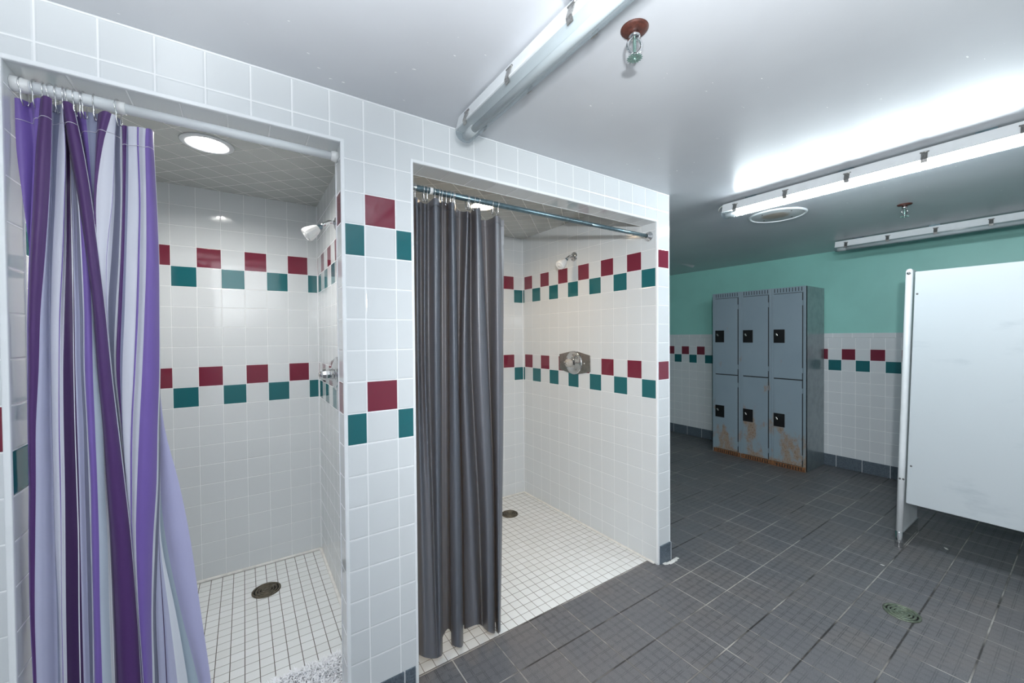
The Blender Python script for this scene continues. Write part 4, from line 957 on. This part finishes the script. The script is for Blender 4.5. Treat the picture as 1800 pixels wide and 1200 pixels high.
# ------------------------------------------------------------------ drains
def drain(x, y, r0, mat, label):
    r = thing('floor_drain', label, 'floor drain', (x, y, 0))
    bm = fresh(); add_lathe(bm, [(0, .0006), (r0*.97, .0006), (r0*.97, 0)], (x, y, 0), (0, 0, 1), 48); obj('pit', bm, M['pit'], r)
    bm = fresh()
    for a, b in ((.86, 1.0), (.64, .76), (.44, .55), (.24, .35)):
        add_lathe(bm, [(r0*a, .001), (r0*a, .005), (r0*b, .005), (r0*b, .001)], (x, y, 0), (0, 0, 1), 48)
    add_lathe(bm, [(0, .0052), (r0*.15, .005), (r0*.15, .001)], (x, y, 0), (0, 0, 1), 24)
    for k in range(4):
        a = k*PI/2+.6; c, s = math.cos(a), math.sin(a); wd = r0*.13
        vs = [bm.verts.new((x+c*q-s*h, y+s*q+c*h, z)) for q in (r0*.1, r0*.93) for h in (-wd, wd) for z in (.001, .0048)]
        for f in ((0, 1, 3, 2), (4, 6, 7, 5), (0, 4, 5, 1), (2, 3, 7, 6), (0, 2, 6, 4), (1, 5, 7, 3)): bm.faces.new([vs[i] for i in f])
    obj('grate', bm, mat, r)
    for k in (0, 2):
        a = k*PI/2+.6; bm = fresh()
        add_lathe(bm, [(r0*.07, .005), (r0*.05, .0062), (0, .0064)], (x+math.cos(a)*r0*.62, y+math.sin(a)*r0*.62, 0), (0, 0, 1), 12); obj('screw', bm, M['screw'], r)
drain(-2.037, 1.049, .068, M['bronze'], 'round bronze drain in the mosaic of the purple curtain shower')
drain(-0.458, 1.061, .063, M['bronze'], 'round drain in the mosaic beside the grey curtain')
drain(0.502, -0.919, .068, M['verdigris'], 'greenish round drain in the slate tile floor')

# ------------------------------------------------------------------ fluffy mat in the left shower
mt = thing('bath_mat', 'fluffy white mat on the mosaic at the shower threshold', 'bath mat', (-2.05, .22, 0))
bm = fresh()
MX0, MX1, MY0, MY1 = -2.42, -1.768, .112, .338
n, m = 40, 18; V = []
def mat_h(x, y):
    ex = min(1, (x-MX0)/.05, (MX1-x)/.05); ey = min(1, (y-MY0)/.05, (MY1-y)/.05)
    e = max(0, min(ex, ey)); return .004+.018*math.sqrt(e)+.006*math.sin(x*23)*math.sin(y*31)*e
for i in range(n+1):
    row = []
    for j in range(m+1):
        x = MX0+(MX1-MX0)*i/n; y = MY0+(MY1-MY0)*j/m
        cx, cy = min(max(x, MX0+.06), MX1-.06), min(max(y, MY0+.06), MY1-.06); d = Vector((x-cx, y-cy, 0))
        if abs(d.x) > 1e-6 and abs(d.y) > 1e-6:
            q = d.normalized()*max(abs(d.x), abs(d.y)); x, y = cx+q.x, cy+q.y
        row.append(bm.verts.new((x, y, mat_h(x, y))))
    V.append(row)
for i in range(n):
    for j in range(m): bm.faces.new((V[i][j], V[i+1][j], V[i+1][j+1], V[i][j+1])).smooth = True
obj('base', bm, M['fluff'], mt)
bm = fresh(); rnd = random.Random(3)
for k in range(6500):
    x = MX0+(MX1-MX0)*rnd.random()**.62; y = MY0+(MY1-MY0)*rnd.random()
    if x > MX1-.06 and y > MY1-.06 and (x-MX1+.06)**2+(y-MY1+.06)**2 > .0036: continue
    h = mat_h(x, y); a = rnd.random()*2*PI; l = rnd.uniform(.016, .040)
    dx, dy = math.cos(a), math.sin(a); b = rnd.uniform(.2, .9)
    p = [Vector((x, y, h-.004)), Vector((x+dx*l*.35*b, y+dy*l*.35*b, h+l*.55)), Vector((x+dx*l*b+rnd.uniform(-.004, .004), y+dy*l*b, h+l*.7))]
    sd = Vector((-dy, dx, 0))*.0028
    q = [bm.verts.new(p[0]-sd), bm.verts.new(p[0]+sd), bm.verts.new(p[1]+sd), bm.verts.new(p[1]-sd), bm.verts.new(p[2])]
    bm.faces.new((q[0], q[1], q[2], q[3])); bm.faces.new((q[3], q[2], q[4]))
pl = obj('pile', bm, M['fluff'], mt); pl['kind'] = 'stuff'

# ------------------------------------------------------------------ chips of paint on the floor
first = None
for i, (x, y, s, lab) in enumerate(((1.515, -.913, .011, 'white paint chip on the slate floor below the partition panel'),
                                    (0.955, -.743, .007, 'tiny white chip on the slate floor between drain and partition post'))):
    if first is None:
        bm = fresh(); add_box(bm, x-s, x+s, y-s*.6, y+s*.6, .0003, .002, .0006)
        for v in bm.verts: v.co.y += (v.co.x-x)*.5
        o = first = obj('paint_chip', bm, M['caulk'], origin=(x, y, 0))
    else:
        o = first.copy(); C.objects.link(o); o.location = (x, y, 0); o.scale = (s/.011,)*2+(1,); o.rotation_euler = (0, 0, 1.1)
    tag(o, lab, 'paint chip', 'paint chips on the floor')
